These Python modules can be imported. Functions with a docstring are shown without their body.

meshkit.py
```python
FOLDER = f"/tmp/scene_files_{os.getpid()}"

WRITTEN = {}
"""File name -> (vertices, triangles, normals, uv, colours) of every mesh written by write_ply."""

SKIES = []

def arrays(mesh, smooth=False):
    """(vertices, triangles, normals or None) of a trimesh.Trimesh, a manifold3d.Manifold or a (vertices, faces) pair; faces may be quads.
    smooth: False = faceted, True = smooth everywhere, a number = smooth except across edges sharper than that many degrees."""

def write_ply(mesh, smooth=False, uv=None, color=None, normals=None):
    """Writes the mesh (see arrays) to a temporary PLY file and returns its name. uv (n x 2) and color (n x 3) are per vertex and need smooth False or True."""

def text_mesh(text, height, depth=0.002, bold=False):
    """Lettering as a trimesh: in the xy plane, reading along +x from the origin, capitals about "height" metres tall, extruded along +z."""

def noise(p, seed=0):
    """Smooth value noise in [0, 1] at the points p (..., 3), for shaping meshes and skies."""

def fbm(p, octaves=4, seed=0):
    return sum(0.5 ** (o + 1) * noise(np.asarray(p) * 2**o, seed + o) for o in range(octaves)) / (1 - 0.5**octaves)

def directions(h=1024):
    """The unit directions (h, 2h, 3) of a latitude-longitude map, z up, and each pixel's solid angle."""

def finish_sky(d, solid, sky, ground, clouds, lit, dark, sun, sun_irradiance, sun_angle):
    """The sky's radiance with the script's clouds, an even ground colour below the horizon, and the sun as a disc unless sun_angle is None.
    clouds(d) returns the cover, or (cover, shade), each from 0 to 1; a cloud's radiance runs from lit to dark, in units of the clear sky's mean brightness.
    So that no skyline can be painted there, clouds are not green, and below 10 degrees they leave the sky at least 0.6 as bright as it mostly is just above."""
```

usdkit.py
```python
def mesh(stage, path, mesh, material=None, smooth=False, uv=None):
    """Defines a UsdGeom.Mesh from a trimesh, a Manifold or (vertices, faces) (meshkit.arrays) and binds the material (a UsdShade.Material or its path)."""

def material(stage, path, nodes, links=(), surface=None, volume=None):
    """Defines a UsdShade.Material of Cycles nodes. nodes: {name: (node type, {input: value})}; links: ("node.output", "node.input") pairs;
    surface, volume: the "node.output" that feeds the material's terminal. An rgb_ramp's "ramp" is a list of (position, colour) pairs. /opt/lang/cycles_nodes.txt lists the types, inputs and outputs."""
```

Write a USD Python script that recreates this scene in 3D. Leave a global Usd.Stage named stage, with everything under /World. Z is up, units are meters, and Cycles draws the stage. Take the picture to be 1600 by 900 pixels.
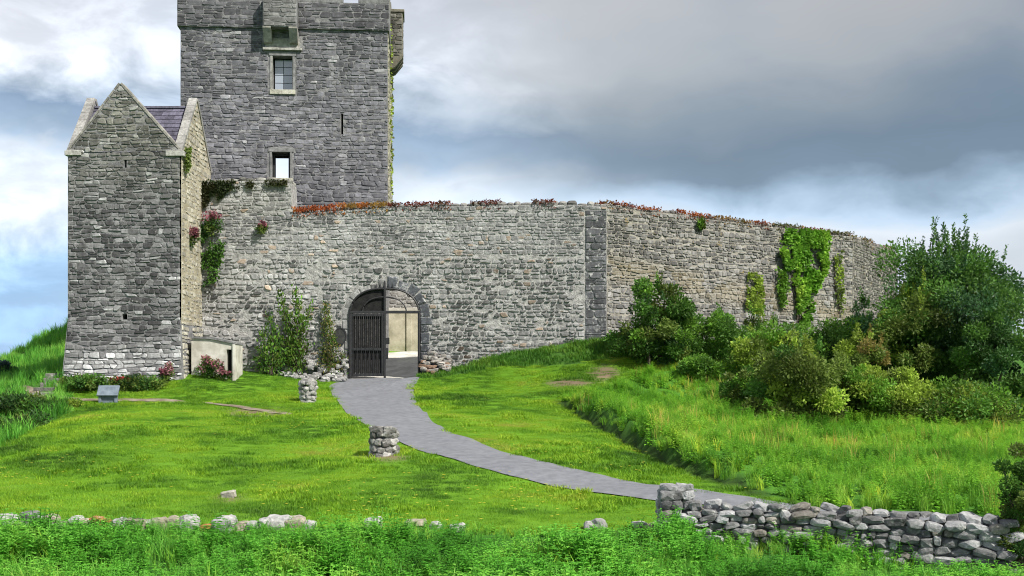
import math, numpy as np, trimesh, shapely, usdkit, meshkit
from shapely.geometry import Polygon, LineString, Point, box as sbox
from shapely import affinity
from scipy.interpolate import RBFInterpolator
from manifold3d import Manifold, CrossSection
from pxr import Usd, UsdGeom, UsdLux, UsdShade, Gf, Sdf, Vt

stage = Usd.Stage.CreateInMemory()
UsdGeom.SetStageUpAxis(stage, 'Z'); UsdGeom.SetStageMetersPerUnit(stage, 1.0)
UsdGeom.Xform.Define(stage, '/World'); UsdGeom.Scope.Define(stage, '/World/Looks')

# ------------------------------------------------------------------ camera
F, HZ, EYE = 1931.0, 590.0, 2.6            # focal length and eye level in photograph pixels, eye height in metres
cam = UsdGeom.Camera.Define(stage, '/World/camera')
cam.AddTranslateOp().Set(Gf.Vec3d(0, 0, EYE)); cam.AddRotateXOp().Set(90)
cam.CreateHorizontalApertureAttr(36.0); cam.CreateVerticalApertureAttr(20.25)
cam.CreateFocalLengthAttr(36.0 * F / 1600)
cam.CreateVerticalApertureOffsetAttr(36.0 * (HZ - 450) / 1600)
cam.CreateClippingRangeAttr(Gf.Vec2f(0.1, 20000))
cam.CreateExposureAttr(0.68)

# ------------------------------------------------------------------ sky and sun
SUN = np.array([0.60, -0.54, 0.84]); SUN /= np.linalg.norm(SUN)
SKY = 0.10
def mat(name, nodes, links=(), surface='p.BSDF', volume=None):
    return usdkit.material(stage, '/World/Looks/' + name, nodes, links, surface, volume)

def K(c, s=1.0 / SKY): return tuple(x * s for x in c)
right_clouds = [(0, (.36, .45, .58)), (.10, (.42, .48, .57)), (.17, (.46, .49, .54)), (.235, (.52, .56, .61)), (.262, (.37, .47, .59)), (.285, (.22, .30, .39)),
                (.31, (.115, .155, .205)), (.35, (.105, .14, .18)), (.42, (.155, .185, .215)), (.50, (.24, .26, .28)), (.60, (.28, .29, .305)), (1, (.33, .34, .36))]
left_clouds = [(0, (.22, .36, .58)), (.12, (.21, .36, .58)), (.18, (.27, .41, .60)), (.225, (.46, .53, .62)), (.26, (.60, .63, .67)), (.315, (.54, .58, .63)), (.345, (.29, .37, .47)),
               (.385, (.17, .23, .32)), (.42, (.34, .39, .45)), (.47, (.56, .58, .62)), (.54, (.50, .52, .56)), (.60, (.36, .38, .42)), (1, (.33, .34, .36))]
sky_mat = mat('sky_with_clouds', {
    'tc': ('texture_coordinate', {}), 's': ('separate_xyz', {}),
    'st': ('sky_texture', {'sky_type': 'single_scattering', 'sun_disc': False, 'sun_elevation': float(math.asin(SUN[2])), 'sun_rotation': float(math.atan2(SUN[0], SUN[1]))}),
    'el': ('math', {'math_type': 'arcsine'}), 'az': ('math', {'math_type': 'arctan2'}),
    'sc': ('vector_math', {'math_type': 'multiply', 'vector2': (1.0, 1.0, 2.0)}),
    'n1': ('noise_texture', {'scale': 4.6, 'detail': 6, 'roughness': .48, 'distortion': .15}),
    'n2': ('noise_texture', {'scale': 13.0, 'detail': 8, 'roughness': .56, 'distortion': .35}),
    'off': ('vector_math', {'math_type': 'add', 'vector2': (3.7, 1.9, 8.1)}),
    'n3': ('noise_texture', {'scale': 3.4, 'detail': 5, 'roughness': .5}),
    # elevation in radians, warped by the noise, to 0..1 over 30 degrees
    'w1': ('map_range', {'from_min': 0, 'from_max': 1, 'to_min': -.06, 'to_max': .06}),
    'w2': ('map_range', {'from_min': 0, 'from_max': 1, 'to_min': -.036, 'to_max': .036}),
    'e1': ('math', {'math_type': 'add'}), 'e2': ('math', {'math_type': 'add'}),
    'ef': ('map_range', {'from_min': 0, 'from_max': .5236, 'to_min': 0, 'to_max': 1, 'clamp': True}),
    'rr': ('rgb_ramp', {'ramp': [(a, K(c)) for a, c in right_clouds]}),
    'rl': ('rgb_ramp', {'ramp': [(a, K(c)) for a, c in left_clouds]}),
    'azw': ('math', {'math_type': 'add'}), 'w3': ('map_range', {'from_min': 0, 'from_max': 1, 'to_min': -.22, 'to_max': .22}),
    'side': ('map_range', {'range_type': 'smoothstep', 'from_min': -.20, 'from_max': .10, 'to_min': 0, 'to_max': 1, 'clamp': True}),
    'cl': ('mix_color', {}),
    'lift': ('map_range', {'range_type': 'smoothstep', 'from_min': .36, 'from_max': .64, 'to_min': .80, 'to_max': 1.2}), 'lift_r': ('map_range', {'range_type': 'smoothstep', 'from_min': .32, 'from_max': .68, 'to_min': .86, 'to_max': 1.14}),
    'lifts': ('mix_float', {}), 'fade': ('map_range', {'range_type': 'smoothstep', 'from_min': -.08, 'from_max': .42, 'to_min': 1.15, 'to_max': .88, 'clamp': True}), 'lf': ('math', {'math_type': 'multiply'}), 'w2s': ('map_range', {'from_min': 0, 'from_max': 1, 'to_min': 1.0, 'to_max': .4}), 'w2m': ('math', {'math_type': 'multiply'}),
    'cl2': ('vector_math', {'math_type': 'scale'}),
    'cov': ('map_range', {'from_min': .3, 'from_max': .7, 'to_min': .70, 'to_max': .96, 'clamp': True}),
    'mx': ('mix_color', {}),
    'b': ('background_shader', {'strength': SKY})},
    [('tc.generated', 's.vector'), ('s.z', 'el.value1'), ('s.x', 'az.value1'), ('s.y', 'az.value2'),
     ('tc.generated', 'sc.vector1'), ('sc.vector', 'n1.vector'), ('sc.vector', 'n2.vector'), ('sc.vector', 'off.vector1'), ('off.vector', 'n3.vector'),
     ('n1.fac', 'w1.value'), ('n2.fac', 'w2.value'), ('el.value', 'e1.value1'), ('w1.result', 'e1.value2'), ('e1.value', 'e2.value1'), ('side.result', 'w2s.value'), ('w2.result', 'w2m.value1'), ('w2s.result', 'w2m.value2'), ('w2m.value', 'e2.value2'), ('e2.value', 'ef.value'),
     ('ef.result', 'rr.fac'), ('ef.result', 'rl.fac'), ('n3.fac', 'w3.value'), ('az.value', 'azw.value1'), ('w3.result', 'azw.value2'), ('azw.value', 'side.value'),
     ('side.result', 'cl.fac'), ('rl.color', 'cl.a'), ('rr.color', 'cl.b'), ('n2.fac', 'lift.value'), ('n1.fac', 'lift_r.value'), ('side.result', 'lifts.fac'), ('lift.result', 'lifts.a'), ('lift_r.result', 'lifts.b'), ('lifts.result', 'lf.value1'), ('az.value', 'fade.value'), ('fade.result', 'lf.value2'), ('cl.result', 'cl2.vector1'), ('lf.value', 'cl2.scale'),
     ('n1.fac', 'cov.value'), ('cov.result', 'mx.fac'), ('st.color', 'mx.a'), ('cl2.vector', 'mx.b'), ('mx.result', 'b.color')], surface='b.background')
dome = UsdLux.DomeLight.Define(stage, '/World/sky')
UsdShade.MaterialBindingAPI.Apply(dome.GetPrim()).Bind(sky_mat)
dome.GetPrim().SetCustomDataByKey('kind', 'structure'); dome.GetPrim().SetCustomDataByKey('label', 'grey and white clouds with patches of blue'); dome.GetPrim().SetCustomDataByKey('category', 'sky')
sun = UsdLux.DistantLight.Define(stage, '/World/sun')
sun.CreateIntensityAttr(1.08); sun.CreateAngleAttr(1.5); sun.CreateNormalizeAttr(True); sun.CreateColorAttr(Gf.Vec3f(1.0, .955, .88))
zx, zy, zz = SUN
sun.AddRotateZOp().Set(math.degrees(math.atan2(zx, -zy))); sun.AddRotateXOp().Set(math.degrees(math.acos(zz)))

# ------------------------------------------------------------------ helpers
used = {}
def numbered(parent, name):
    k = used.get((parent, name), 0); used[(parent, name)] = k + 1
    return f'{parent}/{name}' if k == 0 else f'{parent}/{name}_{k:03d}'
def data(prim, label=None, cat=None, group=None, kind=None):
    for k, v in (('label', label), ('category', cat), ('group', group), ('kind', kind)):
        if v: prim.SetCustomDataByKey(k, v)
    return prim
def obj(name, mesh, m, parent=None, tone=None, smooth=False, **kw):
    """One Mesh prim of the scene under parent (a prim) or /World; tone: one colour or one per vertex."""
    path = numbered(str(parent.GetPath()) if parent else '/World', name)
    g = usdkit.mesh(stage, path, mesh, m, smooth)
    if tone is not None:
        n = len(g.GetPointsAttr().Get()); t = np.broadcast_to(np.asarray(tone, np.float32), (n, 3))
        UsdGeom.PrimvarsAPI(g).CreatePrimvar('tone', Sdf.ValueTypeNames.Color3fArray, 'vertex').Set(Vt.Vec3fArray.FromNumpy(np.ascontiguousarray(t)))
    return data(g.GetPrim(), **kw)
def thing(name, label, cat, group=None, loc=(0, 0, 0)):
    x = UsdGeom.Xform.Define(stage, numbered('/World', name))
    x.AddTranslateOp().Set(Gf.Vec3d(*map(float, loc)))
    return data(x.GetPrim(), label, cat, group)
def at(px, py, D): return np.array([(px - 800) / F * D, D, EYE + (HZ - py) / F * D])
def zat(py, D): return EYE + (HZ - py) / F * D
def cat(parts):
    vs, fs, n = [], [], 0
    for v, f in parts:
        vs.append(v); fs.append(np.asarray(f) + n); n += len(v)
    return np.vstack(vs), np.vstack(fs)
def arr(m): v, f, _ = meshkit.arrays(m); return v, f
def bx(x0, x1, y0, y1, z0, z1, bev=0.0):
    if bev <= 0:
        m = trimesh.creation.box(bounds=[[x0, y0, z0], [x1, y1, z1]]); return np.array(m.vertices), np.array(m.faces)
    b = bev; pts = []
    for i in range(3):
        lo, hi = np.array([x0, y0, z0]) + b, np.array([x1, y1, z1]) - b
        lo[i] -= b; hi[i] += b
        pts += [[(lo, hi)[a][0], (lo, hi)[c][1], (lo, hi)[d][2]] for a in (0, 1) for c in (0, 1) for d in (0, 1)]
    h = trimesh.convex.convex_hull(np.array(pts)); return np.array(h.vertices), np.array(h.faces)
def tube(pts, r, n=6):
    pts = np.asarray(pts, float); r = np.broadcast_to(np.asarray(r, float), (len(pts),)); v = []
    t = np.gradient(pts, axis=0); t /= np.linalg.norm(t, axis=1, keepdims=True) + 1e-12
    for p, d, q in zip(pts, t, r):
        a = np.cross(d, [0, 0, 1] if abs(d[2]) < .9 else [1, 0, 0]); a /= np.linalg.norm(a); b = np.cross(d, a)
        th = np.arange(n) / n * 2 * np.pi
        v.append(p + q * (np.cos(th)[:, None] * a + np.sin(th)[:, None] * b))
    v = np.vstack(v); f = []
    for i in range(len(pts) - 1):
        for j in range(n):
            a, b, c, d = i * n + j, i * n + (j + 1) % n, (i + 1) * n + j, (i + 1) * n + (j + 1) % n
            f += [[a, b, d], [a, d, c]]
    for j in range(1, n - 1):
        f.append([0, j + 1, j]); e = (len(pts) - 1) * n; f.append([e, e + j, e + j + 1])
    return v, np.array(f)
class Frame:
    """A vertical plane: u along it, v up (world z), n out of it."""
    def __init__(s, o, U):
        s.o = np.array([o[0], o[1], 0.0]); s.U = np.array([U[0], U[1], 0.0]); s.U /= np.linalg.norm(s.U); s.N = np.array([s.U[1], -s.U[0], 0.0])
    def __call__(s, p):
        p = np.asarray(p, float); return s.o + p[:, :1] * s.U + p[:, 1:2] * [0, 0, 1] + p[:, 2:3] * s.N
    def u_of(s, px, n=0.0):     # where the sight line through a pixel column meets the plane
        d = np.array([(px - 800) / F, 1.0]); o, U = (s.o + n * s.N)[:2], s.U[:2]
        t, u = np.linalg.solve(np.array([[d[0], -U[0]], [d[1], -U[1]]]), o); return u, t
    def uv(s, px, py, n=0.0):
        u, t = s.u_of(px, n); return u, EYE + (HZ - py) / F * t
def slab(fr, poly, n0, n1):
    m = trimesh.creation.extrude_polygon(poly, n1 - n0, engine='earcut'); v = np.array(m.vertices); v[:, 2] += n0
    f = np.array(m.faces)
    w = fr(v); return w, f
def fbox(fr, u0, u1, v0, v1, n0, n1, bev=0.012):
    v, f = bx(u0, u1, v0, v1, n0, n1, bev); return fr(v), f

# ------------------------------------------------------------------ materials
def stone_mat(name, lichen=(.42, .42, .39), amount=.60, bump=.5, fine=9.0, gold=.74):
    return mat(name, {
        'a': ('attribute', {'attribute': 'tone'}), 'g': ('geometry', {}),
        'n': ('noise_texture', {'scale': fine, 'detail': 6, 'roughness': .65}), 'm': ('map_range', {'from_min': .25, 'from_max': .75, 'to_min': .5, 'to_max': 1.5}),
        'c0': ('vector_math', {'math_type': 'scale'}), 'c': ('vector_math', {'math_type': 'scale'}),
        'sm': ('vector_math', {'math_type': 'multiply', 'vector2': (1.6, 1.6, .45)}), 'sn': ('noise_texture', {'scale': .8, 'detail': 8, 'roughness': .68}), 'sr': ('map_range', {'from_min': .3, 'from_max': .7, 'to_min': .62, 'to_max': 1.22}),
        'l': ('noise_texture', {'scale': 4.2, 'detail': 9, 'roughness': .78}), 'lm': ('map_range', {'from_min': amount, 'from_max': amount + .09, 'clamp': True}),
        'x': ('mix_color', {'b': lichen}),
        'o': ('noise_texture', {'scale': 1.7, 'detail': 9, 'roughness': .75}), 'om': ('map_range', {'from_min': gold - .08, 'from_max': gold, 'to_max': .8, 'clamp': True}), 'of': ('vector_math', {'math_type': 'add', 'vector2': (17, 5, 9)}),
        'y': ('mix_color', {'b': (.30, .22, .07)}),
        'h': ('noise_texture', {'scale': 22, 'detail': 5, 'roughness': .7}), 'b': ('bump', {'strength': bump, 'distance': .03}),
        'p': ('principled_bsdf', {'roughness': .92, 'specular_ior_level': .2})},
        [('g.position', 'sm.vector1'), ('sm.vector', 'sn.vector'), ('sn.fac', 'sr.value'), ('c0.vector', 'c.vector1'), ('sr.result', 'c.scale'), ('g.position', 'n.vector'), ('g.position', 'l.vector'), ('g.position', 'of.vector1'), ('of.vector', 'o.vector'), ('g.position', 'h.vector'), ('n.fac', 'm.value'), ('a.color', 'c0.vector1'), ('m.result', 'c0.scale'),
         ('l.fac', 'lm.value'), ('lm.result', 'x.fac'), ('c.vector', 'x.a'), ('o.fac', 'om.value'), ('om.result', 'y.fac'), ('x.result', 'y.a'), ('y.result', 'p.base_color'),
         ('h.fac', 'b.height'), ('b.normal', 'p.normal')])
def rough_mat(name, c1, c2, scale=4.0, rough=.9, bump=.4, bscale=20, spec=.2, bdist=.02, detail=7, lo=.35, hi=.65, metallic=0.0):
    return mat(name, {
        'g': ('geometry', {}), 'n': ('noise_texture', {'scale': scale, 'detail': detail, 'roughness': .65}), 'r': ('rgb_ramp', {'ramp': [(lo, c1), (hi, c2)]}),
        'h': ('noise_texture', {'scale': bscale, 'detail': 5, 'roughness': .65}), 'b': ('bump', {'strength': bump, 'distance': bdist}),
        'p': ('principled_bsdf', {'roughness': rough, 'specular_ior_level': spec, 'metallic': metallic})},
        [('g.position', 'n.vector'), ('n.fac', 'r.fac'), ('r.color', 'p.base_color'), ('g.position', 'h.vector'), ('h.fac', 'b.height'), ('b.normal', 'p.normal')])
def leaf_mat(name, trans=.3, rough=.5, var=.35, scale=.9, spec=.25):
    return mat(name, {
        'a': ('attribute', {'attribute': 'tone'}), 'g': ('geometry', {}), 'n': ('noise_texture', {'scale': scale, 'detail': 4}),
        'm': ('map_range', {'from_min': .3, 'from_max': .7, 'to_min': 1 - var, 'to_max': 1 + var}), 'c': ('vector_math', {'math_type': 'scale'}),
        'p': ('principled_bsdf', {'roughness': rough, 'specular_ior_level': spec}), 't': ('translucent_bsdf', {}), 'x': ('mix_closure', {'fac': trans})},
        [('g.position', 'n.vector'), ('n.fac', 'm.value'), ('a.color', 'c.vector1'), ('m.result', 'c.scale'), ('c.vector', 'p.base_color'), ('c.vector', 't.color'), ('p.BSDF', 'x.closure1'), ('t.BSDF', 'x.closure2')], surface='x.closure')
def grass_mat(name, greens, trans=.3, scale=.35, rough=.55):
    """Blades: the tuft's own tone times a colour that drifts over the ground."""
    return mat(name, {
        'a': ('attribute', {'attribute': 'tone'}), 'g': ('geometry', {}), 'n': ('noise_texture', {'scale': scale, 'detail': 7, 'roughness': .68}), 'r': ('rgb_ramp', {'ramp': greens}),
        'c': ('vector_math', {'math_type': 'multiply'}),
        'p': ('principled_bsdf', {'roughness': rough, 'specular_ior_level': .2}), 't': ('translucent_bsdf', {}), 'x': ('mix_closure', {'fac': trans})},
        [('g.position', 'n.vector'), ('n.fac', 'r.fac'), ('r.color', 'c.vector1'), ('a.color', 'c.vector2'), ('c.vector', 'p.base_color'), ('c.vector', 't.color'), ('p.BSDF', 'x.closure1'), ('t.BSDF', 'x.closure2')], surface='x.closure')

M_stone = stone_mat('rubble_stone'); M_tower = stone_mat('tower_stone', (.36, .36, .37), amount=.67, fine=6); M_curtain = stone_mat('curtain_stone', (.47, .47, .46), .545)
M_lime = stone_mat('limewashed_stone', (.5, .5, .47), .56, gold=.78); M_warm = stone_mat('warm_stone', (.42, .40, .35), .57, gold=.68)
M_field = stone_mat('field_stone', (.50, .495, .47), .57, .7, 14, .8)
M_mortar = rough_mat('pale_mortar', (.14, .138, .135), (.52, .51, .49), 5.0, bump=1.0, bdist=.05, bscale=14, detail=11, lo=.32, hi=.66)
M_mortar_dark = rough_mat('grey_mortar', (.10, .10, .105), (.29, .287, .287), 3.5, bump=.8, bdist=.04, detail=11, lo=.32, hi=.66)
M_mortar_warm = rough_mat('warm_mortar', (.17, .16, .135), (.40, .38, .33), 4.0, bump=.9, bdist=.05, bscale=14, detail=11, lo=.32, hi=.66)
M_cream = rough_mat('cream_render', (.22, .19, .13), (.48, .44, .33), 1.8, bump=.9, bdist=.05, bscale=11, detail=11, lo=.3, hi=.66)
M_court = rough_mat('courtyard_render', (.30, .28, .20), (.58, .54, .42), 1.6, bump=.5, detail=10)
M_slate = stone_mat('roof_slate', (.20, .20, .22), .68, .15, 10, .85)
M_iron = rough_mat('wrought_iron', (.012, .012, .014), (.03, .03, .032), 8, .55, .15, spec=.4)
M_door_shade = rough_mat('door_and_passage_shade', (.006, .006, .007), (.022, .021, .020), 6, .75, .4)  # near-black for the outhouse door and the added panels of passage shade
M_asphalt = rough_mat('asphalt', (.135, .14, .155), (.195, .202, .22), 5.0, .85, .35, 60, .25, .01, 12)
M_paving = rough_mat('courtyard_paving', (.42, .41, .37), (.66, .64, .59), 2.2, .85, .3)
M_dirt = rough_mat('bare_earth', (.13, .10, .07), (.30, .26, .20), 2.0, .95, .6)
M_bark = rough_mat('bark', (.045, .035, .025), (.11, .09, .07), 9, .9, .6)
M_board = rough_mat('weathered_blue_grey_metal', (.10, .13, .16), (.19, .23, .27), 5, .5, .05, spec=.4)
M_plaque = rough_mat('dark_bronze', (.02, .02, .02), (.05, .05, .045), 9, .5, .3, spec=.5)
M_render_white = rough_mat('off_white_render', (.36, .34, .29), (.60, .58, .52), 2.4, .9, .3)
M_glass = mat('window_glass', {'p': ('principled_bsdf', {'base_color': (.30, .34, .40), 'roughness': .12, 'specular_ior_level': .9, 'coat_weight': 1.0})})  # light grey-blue base carries the sky reflection of the panes as colour
M_leaf = leaf_mat('leaves', .38, .5, .4, .7); M_ivy = leaf_mat('ivy_leaves', .35, .5, .3, 1.6); M_flower = leaf_mat('flowers', .3, .7, .25, 3.0)
LAWN = [(.35, (.05, .125, .012)), (.43, (.10, .23, .014)), (.5, (.175, .34, .018)), (.58, (.26, .41, .024)), (.68, (.36, .37, .06))]
TALL = [(.30, (.04, .15, .02)), (.42, (.09, .29, .03)), (.52, (.16, .43, .055)), (.62, (.26, .49, .075)), (.74, (.40, .44, .12))]
M_lawn = grass_mat('lawn_grass', LAWN, .25); M_tall = grass_mat('tall_grass_blades', TALL, .35, .5); M_meadow = grass_mat('meadow_blades', [(a, (min(c[0] * 1.35, .42), c[1] * 1.04, c[2] * .85)) for a, c in TALL], .35, .42)
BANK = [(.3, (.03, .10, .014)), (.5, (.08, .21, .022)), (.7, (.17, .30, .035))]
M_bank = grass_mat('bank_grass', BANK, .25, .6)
M_ground = mat('turf', {
    'a': ('attribute', {'attribute': 'tone'}), 'g': ('geometry', {}), 'n': ('noise_texture', {'scale': .5, 'detail': 9, 'roughness': .7}), 'm': ('map_range', {'from_min': .3, 'from_max': .7, 'to_min': .65, 'to_max': 1.35}),
    'c': ('vector_math', {'math_type': 'scale'}), 'h': ('noise_texture', {'scale': 25, 'detail': 4}), 'b': ('bump', {'strength': .5, 'distance': .04}), 'p': ('principled_bsdf', {'roughness': .95, 'specular_ior_level': .1})},
    [('g.position', 'n.vector'), ('n.fac', 'm.value'), ('a.color', 'c.vector1'), ('m.result', 'c.scale'), ('c.vector', 'p.base_color'), ('g.position', 'h.vector'), ('h.fac', 'b.height'), ('b.normal', 'p.normal')])

# ------------------------------------------------------------------ the ground
ctl = [  # photograph column, row, distance
    (-200, 840, 18.4), (0, 832, 18.8), (300, 832, 18.9), (600, 836, 18.7), (900, 838, 18.6), (1060, 838, 18.5), (1300, 872, 17.7), (1580, 908, 16.8), (1800, 920, 16.5),
    (0, 930, 15), (500, 930, 15), (1000, 930, 15), (1600, 960, 14.8), (200, 1090, 10.3), (1400, 1090, 10.3), (800, 1200, 8.2),
    (-150, 800, 20), (0, 800, 20.2), (0, 750, 24), (0, 707, 28), (-150, 740, 27), (50, 676, 32), (100, 652, 36), (200, 639, 38.2), (300, 639, 38.5), (400, 648, 37.5), (250, 760, 23.4), (250, 700, 28.5),
    (450, 770, 22.8), (450, 700, 28.5), (-150, 730, 34), (-100, 690, 38), (0, 655, 40), (60, 640, 40.5), (60, 625, 42.5), (40, 610, 44), (92, 584, 46), (150, 630, 42.5), (220, 624, 43), (320, 618, 43), (440, 628, 41.5),
    (105, 597, 44.6), (200, 597, 44.6), (283, 597, 44.6), (360, 600, 45), (470, 628, 40), (430, 600, 46), (510, 602, 46.5),
    (545, 592, 48), (600, 592, 48), (657, 592, 48), (600, 592, 49.2), (560, 552, 54), (655, 550, 54.5), (600, 545, 56), (900, 530, 56),
    (600, 625, 41), (600, 690, 28.7), (575, 668, 31.5), (640, 700, 27.5), (700, 660, 33.5), (800, 700, 27.7), (720, 722, 25.7), (900, 760, 22.8), (850, 722, 25.5), (950, 745, 23.8), (1050, 770, 22.0), (1150, 776, 21.6), (700, 800, 20.6), (950, 800, 20.6),
    (690, 600, 46), (660, 588, 47.8), (730, 572, 47.8), (800, 552, 47.8), (880, 538, 47.8), (950, 530, 48), (800, 588, 45.8), (870, 580, 45.8), (950, 562, 46), (930, 590, 44), (760, 620, 42), (870, 622, 41.5),
    (950, 640, 39.5), (1000, 690, 31), (1040, 722, 26.8), (1100, 745, 24.6), (1180, 770, 22.2), (1300, 792, 20.9), (1500, 812, 19.8), (1700, 822, 19.2),
    (1000, 632, 41), (1100, 660, 36), (1100, 560, 47.5), (1200, 690, 32.5), (1200, 600, 44.5), (1200, 748, 24.6), (1300, 700, 32), (1300, 620, 43.5), (1300, 530, 55), (1330, 520, 57), (1400, 660, 38), (1500, 720, 29), (1500, 640, 42), (1600, 650, 41), (1590, 740, 27), (1450, 560, 55), (1700, 640, 43), (1650, 600, 55), (1400, 520, 64),
    (0, 574, 66), (50, 544, 66), (105, 512, 66), (160, 500, 66), (-60, 598, 62), (-200, 640, 60), (60, 575, 54), (20, 600, 50), (-100, 640, 46), (300, 520, 70), (700, 530, 66), (1100, 530, 66), (300, 570, 78), (700, 575, 78), (1300, 575, 78), (0, 600, 80),
]
cp = np.array([at(*c) for c in ctl])
rbf = RBFInterpolator(cp[:, :2], cp[:, 2], kernel='thin_plate_spline', smoothing=.02)
def H0(x, y):
    x, y = np.asarray(x, float), np.asarray(y, float)
    r = np.hypot(x, y - 40); w = np.clip((r - 38) / 40, 0, 1); w = w * w * (3 - 2 * w)
    xs, ys = np.clip(x, -34, 34), np.clip(y, 6, 82)
    z = rbf(np.stack([xs.ravel(), ys.ravel()], 1)).reshape(x.shape)
    lump = (meshkit.fbm(np.stack([x * .45, y * .45, 0 * x], -1), 3, 5) - .5) * .24
    return (z + lump) * (1 - w) + (-1.5) * w
bank_line = None
def H(x, y):
    z = H0(x, y)
    if bank_line is None: return z
    pts = shapely.points(np.ravel(x).astype(float), np.ravel(y).astype(float)); d = shapely.distance(bank_line, pts); a = shapely.line_locate_point(bank_line, pts)
    e = .3; side = np.sign((shapely.get_x(pts) - shapely.get_x(shapely.line_interpolate_point(bank_line, a))))
    t = np.clip(a / 1.5, 0, 1) * np.clip((bank_line.length - a) / 5, 0, 1); k = np.clip(d / e, 0, 1)
    up = np.where(side > 0, .48 * k * k * (3 - 2 * k) * np.exp(-np.maximum(d - e, 0) / 3.0), -.10 * np.exp(-(d / .3)**2)) * t
    return z + up.reshape(np.shape(z))
GX, GY = np.arange(-36, 36.01, .25), np.arange(6, 84.01, .25)
gx, gy = np.meshgrid(GX, GY, indexing='ij'); GH = H(gx, gy)
def Hq(x, y):
    x, y = np.asarray(x, float), np.asarray(y, float)
    i = np.clip((x - GX[0]) / .25, 0, len(GX) - 1.001); j = np.clip((y - GY[0]) / .25, 0, len(GY) - 1.001)
    a, b = i.astype(int), j.astype(int); s, t = i - a, j - b
    return GH[a, b] * (1 - s) * (1 - t) + GH[a + 1, b] * s * (1 - t) + GH[a, b + 1] * (1 - s) * t + GH[a + 1, b + 1] * s * t
def ground(px, py, lo=9.0, hi=80.0):
    D = np.arange(lo, hi, .04); x = (px - 800) / F * D; z = EYE + (HZ - py) / F * D
    below = np.nonzero(z <= Hq(x, D))[0]; k = below[0] if len(below) else len(D) - 1
    return np.array([x[k], D[k], Hq(x[k], D[k])])
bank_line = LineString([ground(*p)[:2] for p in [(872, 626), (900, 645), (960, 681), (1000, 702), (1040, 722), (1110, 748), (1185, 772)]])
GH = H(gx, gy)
def project(x, y, z): return 800 + F * x / y, HZ - F * (z - EYE) / y
def resample(pts, n):
    pts = np.asarray(pts, float); s = np.r_[0, np.cumsum(np.linalg.norm(np.diff(pts, axis=0), axis=1))]
    t = np.linspace(0, s[-1], n); out = np.stack([np.interp(t, s, pts[:, k]) for k in range(pts.shape[1])], 1)
    for _ in range(max(2, n // 16)): out[1:-1] = (out[:-2] + 2 * out[1:-1] + out[2:]) / 4
    return out
# the drive from the gate down behind the field wall
edge_l = [at(543, 0, 47.95)[:2], at(537, 0, 47.5)[:2]] + [ground(*p)[:2] for p in [(512, 600), (528, 628), (548, 652), (580, 674), (640, 700), (720, 723), (800, 747), (880, 763), (960, 776), (1040, 786), (1150, 797)]] + [at(1300, 0, 19.4)[:2], at(1500, 0, 18.6)[:2], at(1750, 0, 18)[:2]]
edge_r = [at(658, 0, 47.95)[:2]] + [ground(*p)[:2] for p in [(655, 593), (646, 605), (650, 628), (672, 656), (710, 680), (770, 702), (850, 723), (950, 746), (1050, 762), (1150, 776), (1230, 789)]] + [at(1330, 0, 20.5)[:2], at(1500, 0, 19.9)[:2], at(1750, 0, 19.4)[:2]]
EL, ER = resample(edge_l, 160), resample(edge_r, 160)
drive_poly = Polygon(np.vstack([EL, ER[::-1]])).buffer(0)
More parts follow.
